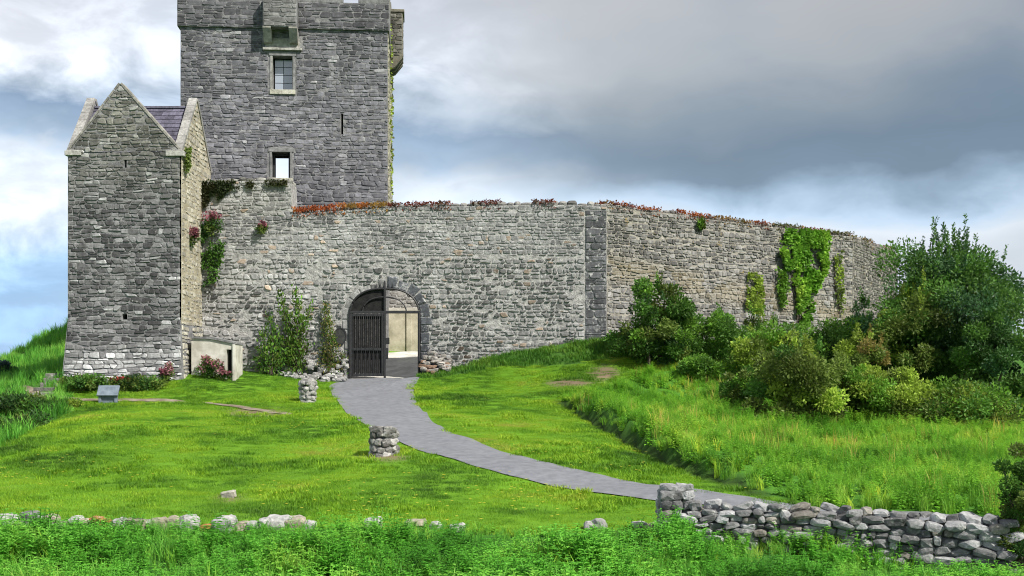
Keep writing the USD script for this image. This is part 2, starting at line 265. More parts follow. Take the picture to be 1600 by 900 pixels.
def strip(L, R, lift, n=14):
    t = np.linspace(0, 1, n)[None, :, None]; g = L[:, None] * (1 - t) + R[:, None] * t
    z = H(g[..., 0], g[..., 1]) + lift; v = np.dstack([g, z]).reshape(-1, 3); f = []
    for i in range(len(L) - 1):
        for j in range(n - 1):
            a = i * n + j; f += [[a, a + 1, a + n], [a + 1, a + n + 1, a + n]]
    f = np.array(f); e = v[f[0]]
    if np.cross(e[1] - e[0], e[2] - e[0])[2] < 0: f = f[:, ::-1]
    return v, f
obj('drive', strip(EL, ER, .02), M_asphalt, smooth=True, label='grey tarmac drive curving up to the castle gate', kind='structure')
# courtyard paving seen through the gate
cL = np.array([[-6.65, 47.9], [-7.2, 50], [-7.6, 54.4]]); cR = np.array([[-3.55, 47.9], [-3.0, 50], [-2.4, 54.4]])
obj('courtyard_paving', strip(resample(cL, 24), resample(cR, 24), .03), M_paving, smooth=True, label='pale paved courtyard rising inside the gate', kind='structure')
fl = np.array([ground(*p)[:2] for p in [(25, 607), (60, 626), (130, 627), (200, 628), (280, 630), (340, 634), (400, 642), (450, 650)]]); fr_ = fl + [[.06, .42]] * len(fl)
fpL, fpR = resample(fl, 60), resample(fr_, 60)
obj('footpath', strip(fpL, fpR, .025, 5), M_dirt, smooth=True, label='narrow pale earth footpath across the top of the lawn', kind='structure')
foot_poly = Polygon(np.vstack([fpL, fpR[::-1]])).buffer(.05)
court_poly = Polygon(np.vstack([cL, cR[::-1]]))

def axis(a, b, step, far):
    core = np.arange(a, b + 1e-6, step); g, s, k = [], step, 0.0
    while k < far: s *= 1.22; k += s; g.append(k)
    g = np.array(g); return np.r_[a - g[::-1], core, b + g]
ax, ay = axis(-30, 30, .25, 4000), axis(8, 72, .25, 4000)
X, Y = np.meshgrid(ax, ay, indexing='ij'); Z = H(X, Y)
deep = drive_poly.buffer(-.35).union(court_poly.buffer(-.35))
Z -= .14 * shapely.contains_xy(deep, X, Y)
n = len(ay); idx = np.arange(len(ax) * n).reshape(len(ax), n)
tf = np.vstack([np.stack([idx[:-1, :-1].ravel(), idx[1:, :-1].ravel(), idx[1:, 1:].ravel()], 1), np.stack([idx[:-1, :-1].ravel(), idx[1:, 1:].ravel(), idx[:-1, 1:].ravel()], 1)])
tv = np.stack([X.ravel(), Y.ravel(), Z.ravel()], 1)
meadow_px = Polygon([(930, 612), (875, 628), (960, 680), (1040, 722), (1110, 748), (1185, 772), (1300, 797), (1500, 818), (1900, 832), (1900, 560), (1300, 500), (1130, 560), (1010, 585), (960, 600)])
dirt_px = [(944, 583, 26, 13), (890, 598, 40, 7), (1120, 565, 60, 10), (600, 714, 42, 7), (400, 645, 60, 8), (360, 778, 22, 8)]
bank_ext = None
def classify(x, y):
    """0 lawn, 1 meadow, 2 foreground, 3 bank by the wall, 4 rough ground on the left"""
    z = Hq(x, y); px, py = project(x, np.maximum(y, 1), z)
    c = np.zeros(np.shape(x), int)
    c[shapely.contains_xy(meadow_px, px, py) & (y < 58) & (y > 19)] = 1
    c[(y > 46.9) & (px > 640)] = 3
    c[(y > 46.2) & (px > 640) & (z > EYE + .45)] = 3
    c[(px < 110) & (y > np.interp(px, [-300, 0, 60, 110], [28, 29, 34, 38]))] = 4
    c[y > 58] = 4
    c[y < np.interp(x, [-9, 2.3, 2.7, 7], [19.3, 19.0, 18.6, 17.0])] = 2
    return c, px, py
cl_, px_, py_ = classify(tv[:, 0], tv[:, 1])
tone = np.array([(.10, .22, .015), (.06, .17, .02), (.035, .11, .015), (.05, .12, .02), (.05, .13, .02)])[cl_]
for dx, dy, rx, ry in dirt_px:
    d = np.clip(1.6 - 1.2 * np.hypot((px_ - dx) / rx, (py_ - dy) / ry), 0, 1)[:, None] * (tv[:, 1:2] > 15) * (tv[:, 1:2] < 52)
    tone = tone * (1 - d) + d * np.array([.17, .13, .085])
bd = shapely.distance(bank_line, shapely.points(tv[:, 0], tv[:, 1])); k = np.clip(1.5 - bd / .2, 0, 1)[:, None]; tone = tone * (1 - k) + k * np.array([.025, .05, .012])  # dark green along the bank paints its shade into the turf tone
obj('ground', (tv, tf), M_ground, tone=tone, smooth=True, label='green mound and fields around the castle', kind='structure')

# ------------------------------------------------------------------ stonework
def rubble(poly, seed, rh=(.13, .25), rw=(.16, .48), gap=.016, split=.2, wob=.13, skip=0.0):
    """Outlines of roughly coursed stones that fill the polygon."""
    r = np.random.default_rng(seed); u0, v0, u1, v1 = poly.bounds; rows = [v0 - .05]
    while rows[-1] < v1 + .1: rows.append(rows[-1] + r.uniform(*rh))
    def edge(i, u): return rows[i] + wob * (meshkit.noise(np.array([u * 1.1, i * 7.3, seed * 3.1])) - .5) + .4 * wob * (meshkit.noise(np.array([u * 3.3, i * 3.3, seed * 1.7])) - .5)
    inner, outer = poly.buffer(-.02), shapely.prepared.prep(poly); prep = shapely.prepared.prep(inner); out = []
    for i in range(len(rows) - 1):
        u = u0 - r.uniform(0, .3); sl = 0.0
        while u < u1:
            w = r.uniform(*rw) * (1.3 if r.random() < .2 else 1); a, b = u + gap, u + w - gap; u += w
            s0, sl = sl, r.normal(0, .022) * (gap > .009)
            quads = [(edge(i, a), edge(i, b), edge(i + 1, a), edge(i + 1, b))]
            if skip and meshkit.fbm(np.array([a * 1.3, rows[i] * 1.5, seed * 2.7]), 3, 3) > 1 - skip and r.random() < .75: continue
            if r.random() < split and rows[i + 1] - rows[i] > .16:
                m = r.uniform(.38, .62); q = quads[0]; ma, mb = q[0] * (1 - m) + q[2] * m, q[1] * (1 - m) + q[3] * m
                quads = [(q[0], q[1], ma, mb), (ma, mb, q[2], q[3])]
            for (p0, p1, q0, q1) in quads:
                g_ = gap * r.uniform(.6, 1.7); p0, p1, q0, q1 = p0 + g_, p1 + g_, q0 - g_, q1 - g_; h = min(q0 - p0, q1 - p1)
                if h < .03: continue
                k = lambda: r.uniform(.06, .38) * min(h, b - a)
                j = lambda: r.uniform(-.014, .014)
                c = [k() for _ in range(8)]
                pts = [(a + c[0] - s0, p0 + j()), (b - c[1] - sl, p1 + j()), (b + j() - sl, p1 + c[2]), (b + j() + sl, q1 - c[3]), (b - c[4] + sl, q1 + j()), (a + c[5] + s0, q0 + j()), (a + j() + s0, q0 - c[6]), (a + j() - s0, p0 + c[7])]
                g = Polygon(pts)
                if not g.is_valid: g = g.convex_hull
                if prep.contains(g): out.append(np.array(g.exterior.coords)[:-1])
                elif outer.intersects(g):
                    g = g.intersection(inner)
                    if g.geom_type == 'Polygon' and g.area > .006: out.append(np.array(g.exterior.coords)[:-1])
    return out
def stone_prism(pts, r, h=(.012, .05), depth=.02):
    n = len(pts); c = pts.mean(0); s = r.uniform(.72, .9); hh = r.uniform(*h); tx, ty = r.uniform(-.12, .12, 2)
    top = c + (pts - c) * s; nz = np.maximum(hh + (top - c) @ [tx, ty] * .6, .006)
    v = np.vstack([np.c_[pts, np.full(n, -depth)], np.c_[pts, nz * .45], np.c_[top, nz]]); f = []
    for k in (0, n):
        for i in range(n):
            j = (i + 1) % n; f += [[k + i, k + j, k + n + j], [k + i, k + n + j, k + n + i]]
    f += [[2 * n, 2 * n + i, 2 * n + i + 1] for i in range(1, n - 1)]
    f = np.array(f)
    if np.sum(pts[:, 0] * np.roll(pts[:, 1], -1) - np.roll(pts[:, 0], -1) * pts[:, 1]) < 0: f = f[:, ::-1]
    return v, f
def lay(parent, groups, m, limit=300, name='stone', rest='stone_facing'):
    """groups: [(frame or mapping, outlines, tone(u, v, rng), seed, (h0, h1))]. The largest stones become prims of their own, the others one part."""
    every = []
    for to, outlines, tone_of, seed, h in groups:
        r = np.random.default_rng(seed)
        for p in outlines:
            v, f = stone_prism(p, r, h); c = p.mean(0); t = np.clip(np.asarray(tone_of(c[0], c[1], r)), .01, .75)
            w = to(v); d = np.linalg.norm(w[0] - [0, 0, EYE]); vis = np.ptp(p[:, 0]) * np.ptp(p[:, 1]) / d**2
            every.append((vis, w, f, t))
    every.sort(key=lambda e: -e[0])
    for _, v, f, t in every[:limit]: obj(name, (v, f), m, parent, tone=t)
    if len(every) > limit:
        v, f = cat([(e[1], e[2]) for e in every[limit:]]); t = np.vstack([np.broadcast_to(e[3], (len(e[1]), 3)) for e in every[limit:]])
        obj(rest, (v, f), m, parent, tone=t, kind='stuff')
def grey(lo, hi, r, tint=(1, .99, .97)): return np.array(tint) * (lo + (hi - lo) * r.random()**1.4)
def nz(u, v, s, seed=0): return float(meshkit.fbm(np.array([u * s, v * s, seed * 9.7]), 3, seed))

# ---- curtain wall with the gate
WA = Frame(at(315, 0, 48.0), (1, 0)); uA = lambda px: WA.u_of(px)[0]; zA = lambda py: zat(py, 48.0)
gl, gr, gb, gs, gt = uA(545), uA(657), zA(600), zA(498), zA(450)
gc, ga = (gl + gr) / 2, (gr - gl) / 2
th = np.linspace(0, np.pi, 33); arch = np.c_[gc + ga * np.sign(np.cos(th)) * np.abs(np.cos(th))**(2 / 2.5), gs + (gt - gs) * np.abs(np.sin(th))**(2 / 2.5)]
gate_hole = Polygon([(gl, gb - 1.5)] + [(gr, gb - 1.5)] + [tuple(p) for p in arch]).buffer(0)
top_A = [(uA(948), zA(323)), (uA(900), zA(320)), (uA(820), zA(320)), (uA(740), zA(322)), (uA(660), zA(323)), (uA(605), zA(325)), (uA(530), zA(329)), (uA(457), zA(335)), (uA(455), zA(286)), (uA(390), zA(282)), (uA(315), zA(286))]
poly_A = Polygon([(uA(315), zA(640)), (uA(948), zA(640))] + top_A).difference(gate_hole)
wallA = thing('castle_wall', 'tall grey rubble wall with the arched gateway beside the tower', 'wall')
coreA = obj('mortar_core', slab(WA, poly_A, -1.2, 0), M_mortar, wallA)
ringN = 15; ring = []
ring_path = np.vstack([[(gr, gb - .1)], np.array([(gr, gb + k * (gs - gb) / 4) for k in range(1, 4)]), arch, np.array([(gl, gs - k * (gs - gb) / 4) for k in range(1, 4)]), [(gl, gb - .1)]])
ring_ls = LineString(ring_path); quoin = sbox(uA(914), zA(545), uA(948), zA(328))
vouss, voussR = [], np.random.default_rng(11)
Lr = ring_ls.length; cuts = [0.0]
while cuts[-1] < Lr: cuts.append(cuts[-1] + voussR.uniform(.28, .46))
for a, b in zip(cuts[:-1], cuts[1:]):
    b = min(b, Lr)
    if b - a < .12: continue
    dep = voussR.uniform(.3, .48) if a < Lr * .5 else voussR.uniform(.16, .28)
    q = []
    for s, o in ((a + .012, .0), (b - .012, .0), (b - .02, dep), (a + .02, dep)):
        p = np.array(ring_ls.interpolate(s).coords[0]); d = np.array(ring_ls.interpolate(min(s + .02, Lr)).coords[0]) - np.array(ring_ls.interpolate(max(s - .02, 0)).coords[0]); d /= np.linalg.norm(d)
        q.append(p + o * np.array([d[1], -d[0]]))
    vouss.append(np.array(q))
ring_zone = shapely.union_all([Polygon(q).buffer(.015) for q in vouss])
def tone_A(u, v, r):
    px, py = 315 + u * F / 48, HZ - (v - EYE) * F / 48
    up = np.clip((412 + 25 * (nz(u, 0, .5, 3) - .5) - py) / 45, 0, 1)              # the upper courses are an older, darker stone
    a = grey(.07, .24, r, (1, .985, .97)); d = grey(.12, .27, r, (.99, .985, 1.0)) ; t = a * (1 - up) + d * up
    lime = np.clip((nz(u, v, .55, 7) - .47) * 5, 0, 1) * np.clip((560 - px) / 200, .15, 1)
    lime = max(lime, np.clip(1.3 - abs(px - 918 + (py - 380) * .06) / 11, 0, 1) * (py > 345), .7 * np.clip(1.2 - abs(px - 690 - 14 * math.sin(py / 19)) / 20, 0, 1) * (350 < py < 500), .8 * np.clip((py - 520) / 50, 0, 1) * np.clip((545 - px) / 30, 0, 1))
    lime = max(lime, .62 * np.clip((545 - px) / 60, 0, 1) * np.clip((py - 350) / 30, 0, 1) * (nz(u, v, 1.1, 27) > .4))
    if px < 455 and py < 335: t = grey(.16, .36, r, (1, .985, .94))
    t = t * (1 - .55 * lime * (r.random() < .8)) + .55 * lime * np.array([.5, .5, .5])
    pt = np.clip((meshkit.fbm(np.array([u * .9, v * 1.1, 3.3]), 3, 6) - .5) * 9 + .25, 0, 1) * (.6 if px > 560 else 1.25)
    t = t * (1 - .6 * pt) + .6 * pt * np.array([.54, .54, .535]) * r.uniform(.55, 1.1)
    if r.random() < .05: t = t * [1.25, 1.0, .8]
    return t
lower = poly_A.difference(ring_zone).difference(quoin.buffer(.01))
up_zone, low_zone = lower.intersection(sbox(-5, zA(400), 40, 30)), lower.intersection(sbox(-5, -5, 40, zA(400) - .01))
gA = []
for z_, (rh, rw, sd, h) in ((up_zone, ((.08, .17), (.10, .34), 21, (.008, .035))), (low_zone, ((.09, .23), (.10, .36), 22, (.015, .06)))):
    for g in getattr(z_, 'geoms', [z_]): gA.append((WA, rubble(g, sd, rh, rw, .026 if sd == 22 else .017, skip=.36 if sd == 22 else .28), tone_A, sd, h))
gA.append((WA, rubble(quoin, 23, (.16, .36), (.3, .82), .010, .1, .04), lambda u, v, r: grey(.075, .16, r, (.96, .98, 1.05)), 23, (.02, .04)))
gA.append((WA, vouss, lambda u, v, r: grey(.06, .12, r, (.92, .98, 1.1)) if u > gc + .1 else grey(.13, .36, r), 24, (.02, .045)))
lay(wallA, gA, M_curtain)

def cap_stones(parent, line, width, seed, tones, hgt=(.10, .22), step=(.22, .5), name='cap_stone', m=None):
    """Loose stones along the top of a wall; line is a polyline of world points on the top edge's middle."""
    r = np.random.default_rng(seed); ls = LineString(line); s = 0.0
    while s < ls.length - .1:
        w = r.uniform(*step); p0, p1 = np.array(ls.interpolate(s).coords[0]), np.array(ls.interpolate(min(s + w, ls.length)).coords[0]); s += w
        d = p1 - p0; L = np.linalg.norm(d)
        if L < .1: continue
        for off in (-.25, .25):
            ic = trimesh.creation.icosphere(1); v = np.array(ic.vertices); v = np.sign(v) * np.abs(v)**.7
            h = r.uniform(*hgt); v *= [L * .52, width * .27, h * .62]; v *= 1 + .16 * (meshkit.noise(v * 6 + r.uniform(0, 50, 3)) - .5)[:, None]
            a = math.atan2(d[1], d[0]) + r.normal(0, .08); ca, sa = math.cos(a), math.sin(a)
            v = v @ np.array([[ca, sa, 0], [-sa, ca, 0], [0, 0, 1]]); nrm = np.array([-d[1], d[0], 0]) / (np.linalg.norm(d[:2]) + 1e-9)
            obj(name, (v + (p0 + p1) / 2 + nrm * off * width + [0, 0, h * .35], ic.faces), m or M_stone, parent, tone=tones(r))
capline = lambda fr, pts, n=-.6: fr(np.array([(u, v, n) for u, v in pts]))
cap_stones(wallA, capline(WA, top_A[:8]), 1.1, 31, lambda r: grey(.14, .34, r, (1, .97, .93)))
cap_stones(wallA, capline(WA, top_A[8:]), 1.1, 32, lambda r: grey(.12, .30, r, (1, .99, .9)))

# ---- the wall beyond the corner, running back to the right, and its last stretch
PB0, PB1, PC1 = at(948, 0, 48.0)[:2], at(1332, 0, 57.0)[:2], at(1402, 0, 66.0)[:2]
def far_wall(name, p0, p1, z0, z1, base, label, seed, tone_of, m, mortar):
    fr = Frame(p0, p1 - p0); L = float(np.linalg.norm(p1 - p0)); t = thing(name, label, 'wall')
    r = np.random.default_rng(seed); us = np.linspace(0, L, 16); tp = [(u, z0 + (z1 - z0) * u / L + r.uniform(-.05, .05)) for u in us]
    poly = Polygon([(0, base), (L, base)] + tp[::-1])
    obj('mortar_core', slab(fr, poly, -1.1, 0), mortar, t)
    lay(t, [(fr, rubble(poly.intersection(sbox(-1, base + .7, L + 1, 30)), seed, (.09, .19), (.12, .38), .016, skip=.26), tone_of, seed, (.012, .05))], m)
    cap_stones(t, capline(fr, tp, -.55), 1.0, seed + 5, lambda r: grey(.10, .28, r, (1, .95, .9)))
    return t, fr, tp
def tone_B(u, v, r):
    t = grey(.09, .30, r, (1, .98, .94)) * (.75 + .5 * nz(u, v, .6, 23)); g = np.clip(1.4 - abs(v - EYE - 4.3 + .1 * u) / .5, 0, 1) * (nz(u, v, .9, 4) > .45)
    return t * (1 - .4 * g) + .4 * g * np.array([.26, .20, .08]) + (v < EYE + 4) * .03
wallB, WB, topB = far_wall('curtain_wall', PB0 + np.array([.01, .06]), PB1, zat(322, 48), zat(371, 57), EYE + .4, 'buff rubble wall running back to the right behind bushes and ivy', 41, tone_B, M_warm, M_mortar_warm)
wallC, WC, topC = far_wall('curtain_wall', PB1 + np.array([.05, .08]), PC1, zat(372, 57), zat(396, 66), EYE + .4, 'short far end of the curtain wall half hidden by the big bush', 44, lambda u, v, r: grey(.09, .22, r, (1, .95, .88)), M_warm, M_mortar_warm)

# ---- tower
TL, TR = at(282, 0, 52.0)[:2], at(606, 0, 52.7)[:2]
TF = Frame(TL, TR - TL); TW, TD = float(np.linalg.norm(TR - TL)), 11.0
tower = thing('castle_tower', 'tall square grey stone tower house with battlements and box corbels', 'tower')
puv = lambda px, py, n=0.0: TF.uv(px, py, n)
z_par, z_cren = puv(440, 45)[1], puv(440, 3)[1]; z_top = z_cren + 1.5
w1, w1b = puv(426, 140), puv(457, 88); w2, w2b = puv(425, 278), puv(453, 238)
def mbox(u0, u1, v0, v1, n0, n1): return Manifold.cube((u1 - u0, v1 - v0, n1 - n0)).translate((u0, v0, n0))
body = mbox(0, TW, EYE - 1, z_par, -TD, 0) - mbox(1.3, TW - 1.3, EYE + 1, z_par - .8, -TD + 1.1, -1.5)
body -= mbox(w1[0], w1b[0], w1[1], w1b[1], -.75, .5)
body -= mbox(w2[0], w2b[0], w2[1], w2b[1], -2.0, .5)
bu, bv = TF.uv((425 + 453) / 2, 258, -TD + .5)
body -= mbox(bu - 1.1, bu + 1.1, bv - .9, bv + .95, -TD - .5, -TD + 2)
slit = puv(533, 210), puv(536, 178)
body -= mbox(slit[0][0], slit[1][0], slit[0][1], slit[1][1], -.7, .5)
def framed(fr, man): v, f, _ = meshkit.arrays(man); return fr(v), f
coreT = obj('wall', framed(TF, body), M_mortar_dark, tower)
par = mbox(-.12, TW + .06, z_par, z_cren, -TD - .1, .10) - mbox(.5, TW - .5, z_par - .5, z_cren + 1, -TD + .5, -.5)
coreP = obj('parapet', framed(TF, par), M_mortar_dark, tower)
gaps = [puv(px, 0)[0] for px in (325, 346, 536, 560)]
mers = [(-.12, gaps[0]), (gaps[1], gaps[2]), (gaps[3], TW + .06)]
def stepped(u0, u1): return [(u0, u1, z_cren, z_cren + .85), (u0 + .25 * (u1 - u0), u1 - .25 * (u1 - u0), z_cren + .85, z_cren + 1.6)]
gb_ = [puv(px, 0, -TD)[0] for px in (318, 353, 528, 568)]
for a, b in ((-.12, gb_[0]), (gb_[1], gb_[2]), (gb_[3], TW + .06)):
    if b - a > .2: obj('merlon', cat([fbox(TF, *q, -TD - .1, -TD + .45, .01) for q in stepped(a, b)]), M_tower, tower, tone=(.2, .2, .2))
for a, b in mers:
    obj('merlon', cat([fbox(TF, *q, -.45, .10, .01) for q in stepped(a, b)]), M_tower, tower, tone=(.2, .2, .2))
TS = Frame(TF(np.array([[TW, 0, 0]]))[0][:2], -TF.N[:2])       # the right-hand face, u running back
for k in range(3):
    a = .9 + k * 3.5
    obj('merlon', cat([fbox(TS, *q, -.5, .06, .01) for q in stepped(a, a + 2.2)]), M_tower, tower, tone=(.22, .21, .19))
# box machicolation over the window, on two corbels
mu0, mu1 = puv(413, 0)[0], puv(466, 0)[0]; mz = puv(440, 50)[1]
boxm = cat([fbox(TF, mu0, mu1, mz + .05, z_cren + .1, .08, .62, .02)])
box_p = obj('machicolation', boxm, M_tower, tower, tone=(.19, .19, .195))
for a, b in ((mu0, mu0 + .34), (mu1 - .34, mu1)):
    pr = Polygon([(0, mz - .55), (.2, mz - .5), (.62, mz + .0), (.62, mz + .07), (0, mz + .07)])
    m = trimesh.creation.extrude_polygon(pr, b - a, engine='earcut'); v = np.array(m.vertices); v = np.c_[v[:, 2] + a, v[:, 1], v[:, 0] + .01]
    obj('corbel', (TF(v), np.array(m.faces)[:, ::-1]), M_tower, tower, tone=(.3, .29, .26))
# side machicolation on the right face near the top
sa, sb = 3.4, 5.0; zs0, zs1 = zat(96, 57), zat(28, 57)
side_p = obj('side_machicolation', cat([fbox(TS, sa, sb, zs0, zs1, .02, .60, .02), fbox(TS, sa - .05, sb + .05, zs1, zs1 + .14, .02, .68, .02)]), M_tower, tower, tone=(.17, .16, .13))
for a in (sa, (sa + sb) / 2 - .15, sb - .3):
    pr = Polygon([(0, zs0 - .55), (.25, zs0 - .48), (.6, zs0 - .05), (.6, zs0 + .02), (0, zs0 + .02)])
    m = trimesh.creation.extrude_polygon(pr, .3, engine='earcut'); v = np.array(m.vertices); v = np.c_[v[:, 2] + a, v[:, 1], v[:, 0]]
    obj('side_corbel', (TS(v), np.array(m.faces)[:, ::-1]), M_tower, tower, tone=(.16, .15, .12))
# windows
def jambs(par, w, wb, tone_, hood):
    a, b, c, d = w[0], wb[0], w[1], wb[1]
    obj('sill', fbox(TF, a - .12, b + .12, c - .2, c, -.3, .07), M_lime, par, tone=(.42, .41, .34))
    obj('jamb', fbox(TF, a - .11, a, c + .004, d, -.3, .03), M_tower, par, tone=tone_); obj('jamb', fbox(TF, b, b + .10, c + .004, d, -.3, .03), M_tower, par, tone=(.22, .22, .22))
    obj('lintel', fbox(TF, a - .16, b + .16, d + .004, d + .18, -.3, .04), M_tower, par, tone=(.22, .22, .22))
    if hood: obj('hood_mould', cat([fbox(TF, a - .4, b + .4, d + .226, d + .33, -.05, .14), fbox(TF, a - .3, b + .3, d + .332, d + .75, -.05, .05)]), M_lime, par, tone=(.36, .35, .32))
win1 = obj('window', fbox(TF, w1[0] + .01, w1b[0] - .01, w1[1] + .01, w1b[1] - .01, -.52, -.45), M_iron, tower)
wu, wv = np.linspace(w1[0] + .04, w1b[0] - .04, 3), np.linspace(w1[1] + .04, w1b[1] - .04, 5)
for i in range(2):
    for j in range(4): obj('pane', fbox(TF, wu[i] + .012, wu[i + 1] - .012, wv[j] + .012, wv[j + 1] - .012, -.445, -.43, .002), M_glass, win1)
jambs(win1, w1, w1b, (.33, .325, .31), True)
win2 = obj('window', cat([fbox(TF, w2[0] + .005, w2[0] + .09, w2[1] + .005, w2b[1] - .005, -.5, -.32), fbox(TF, w2b[0] - .09, w2b[0] - .005, w2[1] + .005, w2b[1] - .005, -.5, -.32), fbox(TF, w2[0] + .092, w2b[0] - .092, w2b[1] - .10, w2b[1] - .005, -.5, -.32)]), M_iron, tower)
jambs(win2, w2, w2b, (.20, .20, .20), False)
# facing stones
holes = shapely.union_all([sbox(w1[0] - .18, w1[1] - .22, w1b[0] + .16, w1b[1] + .24), sbox(w1[0] - .42, w1b[1] + .2, w1b[0] + .42, w1b[1] + .78), sbox(w2[0] - .18, w2[1] - .22, w2b[0] + .16, w2b[1] + .24), sbox(slit[0][0], slit[0][1], slit[1][0], slit[1][1]),
                           sbox(mu0 - .02, mz - .56, mu0 + .36, mz + .1), sbox(mu1 - .36, mz - .56, mu1 + .02, mz + .1), sbox(mu0, mz, mu1, z_cren + 2)])
faceT = sbox(0, zat(345, 52), TW, z_par).difference(holes); faceP = sbox(-.12, z_par + .01, TW + .06, z_cren).difference(sbox(mu0, 0, mu1, 99))
def tone_T(u, v, r):
    px, py = 282 + u / TW * 324, HZ - (v - EYE) * F / 52.3
    t = grey(.095, .20, r, (.97, .97, 1.07)); m = np.clip((nz(u, v, .35, 13) - .45) * 3, 0, 1)
    low = np.clip((py - 130) / 60, 0, 1) * np.clip((520 - px) / 90, 0, 1); t = t * (1 + .35 * m + .22 * low)
    st = np.clip(1.2 - abs(px - 348) / 7, 0, 1) * (50 < py < 160) + np.clip(1.2 - abs(px - 535) / 5, 0, 1) * (205 < py < 290) + np.clip(1 - abs(px - 518) / 6, 0, 1) * (60 < py < 130)
    t = t + .13 * st
    if r.random() < .035: t = np.array([.36, .36, .37]) * r.uniform(.6, 1.1)
    return t
mapP = lambda p: TF(np.c_[np.asarray(p)[:, :2], np.asarray(p)[:, 2] + .10])
lay(tower, [(TF, rubble(g, 51, (.11, .21), (.15, .48), .012), tone_T, 51, (.006, .035)) for g in getattr(faceT, 'geoms', [faceT])] +
    [(mapP, rubble(g, 53, (.15, .24), (.22, .6), .012), lambda u, v, r: grey(.08, .17, r, (.98, .97, 1.06)), 53, (.006, .03)) for g in getattr(faceP, 'geoms', [faceP])] +
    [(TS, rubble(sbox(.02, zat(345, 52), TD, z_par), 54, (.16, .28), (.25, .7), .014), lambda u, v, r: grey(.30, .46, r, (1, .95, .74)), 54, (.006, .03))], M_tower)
mapM = lambda p: TF(np.c_[np.asarray(p)[:, :2], np.asarray(p)[:, 2] + .62])
lay(box_p, [(mapM, rubble(sbox(mu0 + .02, mz + .07, mu1 - .02, z_cren + .08), 55, (.16, .24), (.25, .55), .012), lambda u, v, r: grey(.13, .24, r), 55, (.006, .03))], M_tower)

mapQ = lambda p: (lambda p: TS(np.c_[sa - p[:, 2] - .002, p[:, 1], p[:, 0]]))(np.asarray(p, float))
mapR = lambda p: (lambda p: TS(np.c_[p[:, 0], p[:, 1], .602 + p[:, 2]]))(np.asarray(p, float))
lay(side_p, [(mapQ, rubble(sbox(.03, zs0 + .02, .59, zs1 - .02), 56, (.14, .22), (.2, .4), .014), lambda u, v, r: grey(.07, .2, r, (1, .97, .86)), 56, (.006, .03)), (mapR, rubble(sbox(sa + .02, zs0 + .02, sb - .02, zs1 - .02), 57, (.14, .22), (.2, .4), .014), lambda u, v, r: grey(.1, .24, r, (1, .97, .86)), 57, (.006, .03))], M_tower)

# ---- gabled building in front of the tower, on the left
GD = 45.0; GF = Frame(at(106, 0, GD)[:2], (1, 0)); GW = (283 - 106) / F * GD; GDep = 4.4
house = thing('gabled_tower', 'narrow grey stone building with steep gables left of the wall', 'building')
ze, zap, zri = zat(238, GD), zat(131, GD), zat(168, GD + GDep / 2); zb = zat(615, GD); ua = (188 - 106) / F * GD
batter = lambda v: np.clip((zat(500, GD) - v) / (zat(500, GD) - zb), 0, 1)
gable_front = Polygon([(0, zb), (GW, zb), (GW, ze), (ua, zap), (0, ze)])
bodyH = Manifold.cube((GW, ze - zb, GDep)).translate((0, zb, -GDep))
gab = CrossSection([[(0, ze - .01), (GW, ze - .01), (ua, zap)]]).extrude(.5).translate((0, 0, -.5))
plinth = Manifold.hull_points(np.array([(-.2, zb, .22), (GW + .12, zb, .22), (-.2, zb, -GDep), (GW + .12, zb, -GDep), (0, zat(500, GD), 0), (GW, zat(500, GD), 0), (0, zat(500, GD), -GDep), (GW, zat(500, GD), -GDep)]))
putlog = puh = GF.uv(195, 495); slitH = GF.uv(194, 262), GF.uv(198, 249)
solid = (bodyH + gab + plinth) - mbox(slitH[0][0], slitH[1][0], slitH[0][1], slitH[1][1], -.6, .5) - mbox(puh[0] - .09, puh[0] + .09, puh[1] - .1, puh[1] + .1, -.6, .5)
wallH = obj('wall', framed(GF, solid), M_mortar_dark, house)
# side gables with copings, cross roof and front roof
GS = Frame(GF(np.array([[GW, 0, 0]]))[0][:2], (0, 1))       # right face, u running back, normal to the right
for n0, n1 in ((-.24, 0.004), (-GW - .004, -GW + .24)):
    pg = Polygon([(0, ze - .01), (GDep, ze - .01), (GDep / 2, zri + .26)]); v, f = slab(GS, pg, n0, n1)
    obj('side_gable', (v, f), M_cream if n1 > -1 else M_mortar_dark, house)
    for s in (0, 1):
        a, b = np.array([0 if s == 0 else GDep, ze - .05]), np.array([GDep / 2, zri + .27]); d = (b - a) / np.linalg.norm(b - a); nn = np.array([-d[1], d[0]]) * (1 if s == 0 else -1); L = np.linalg.norm(b - a); k = 0
        for i in range(7):
            p, q = a + d * L * i / 7 + d * .01, a + d * L * (i + 1) / 7 - d * .004
            pg = Polygon([p, q, q + nn * .12, p + nn * .12]); obj('coping_stone', slab(GS, pg, n0 - .03, n1 + .04), M_stone, house, tone=np.array([.30, .295, .28]) * (.8 + .35 * ((i * 37 + s * 11) % 7) / 7))
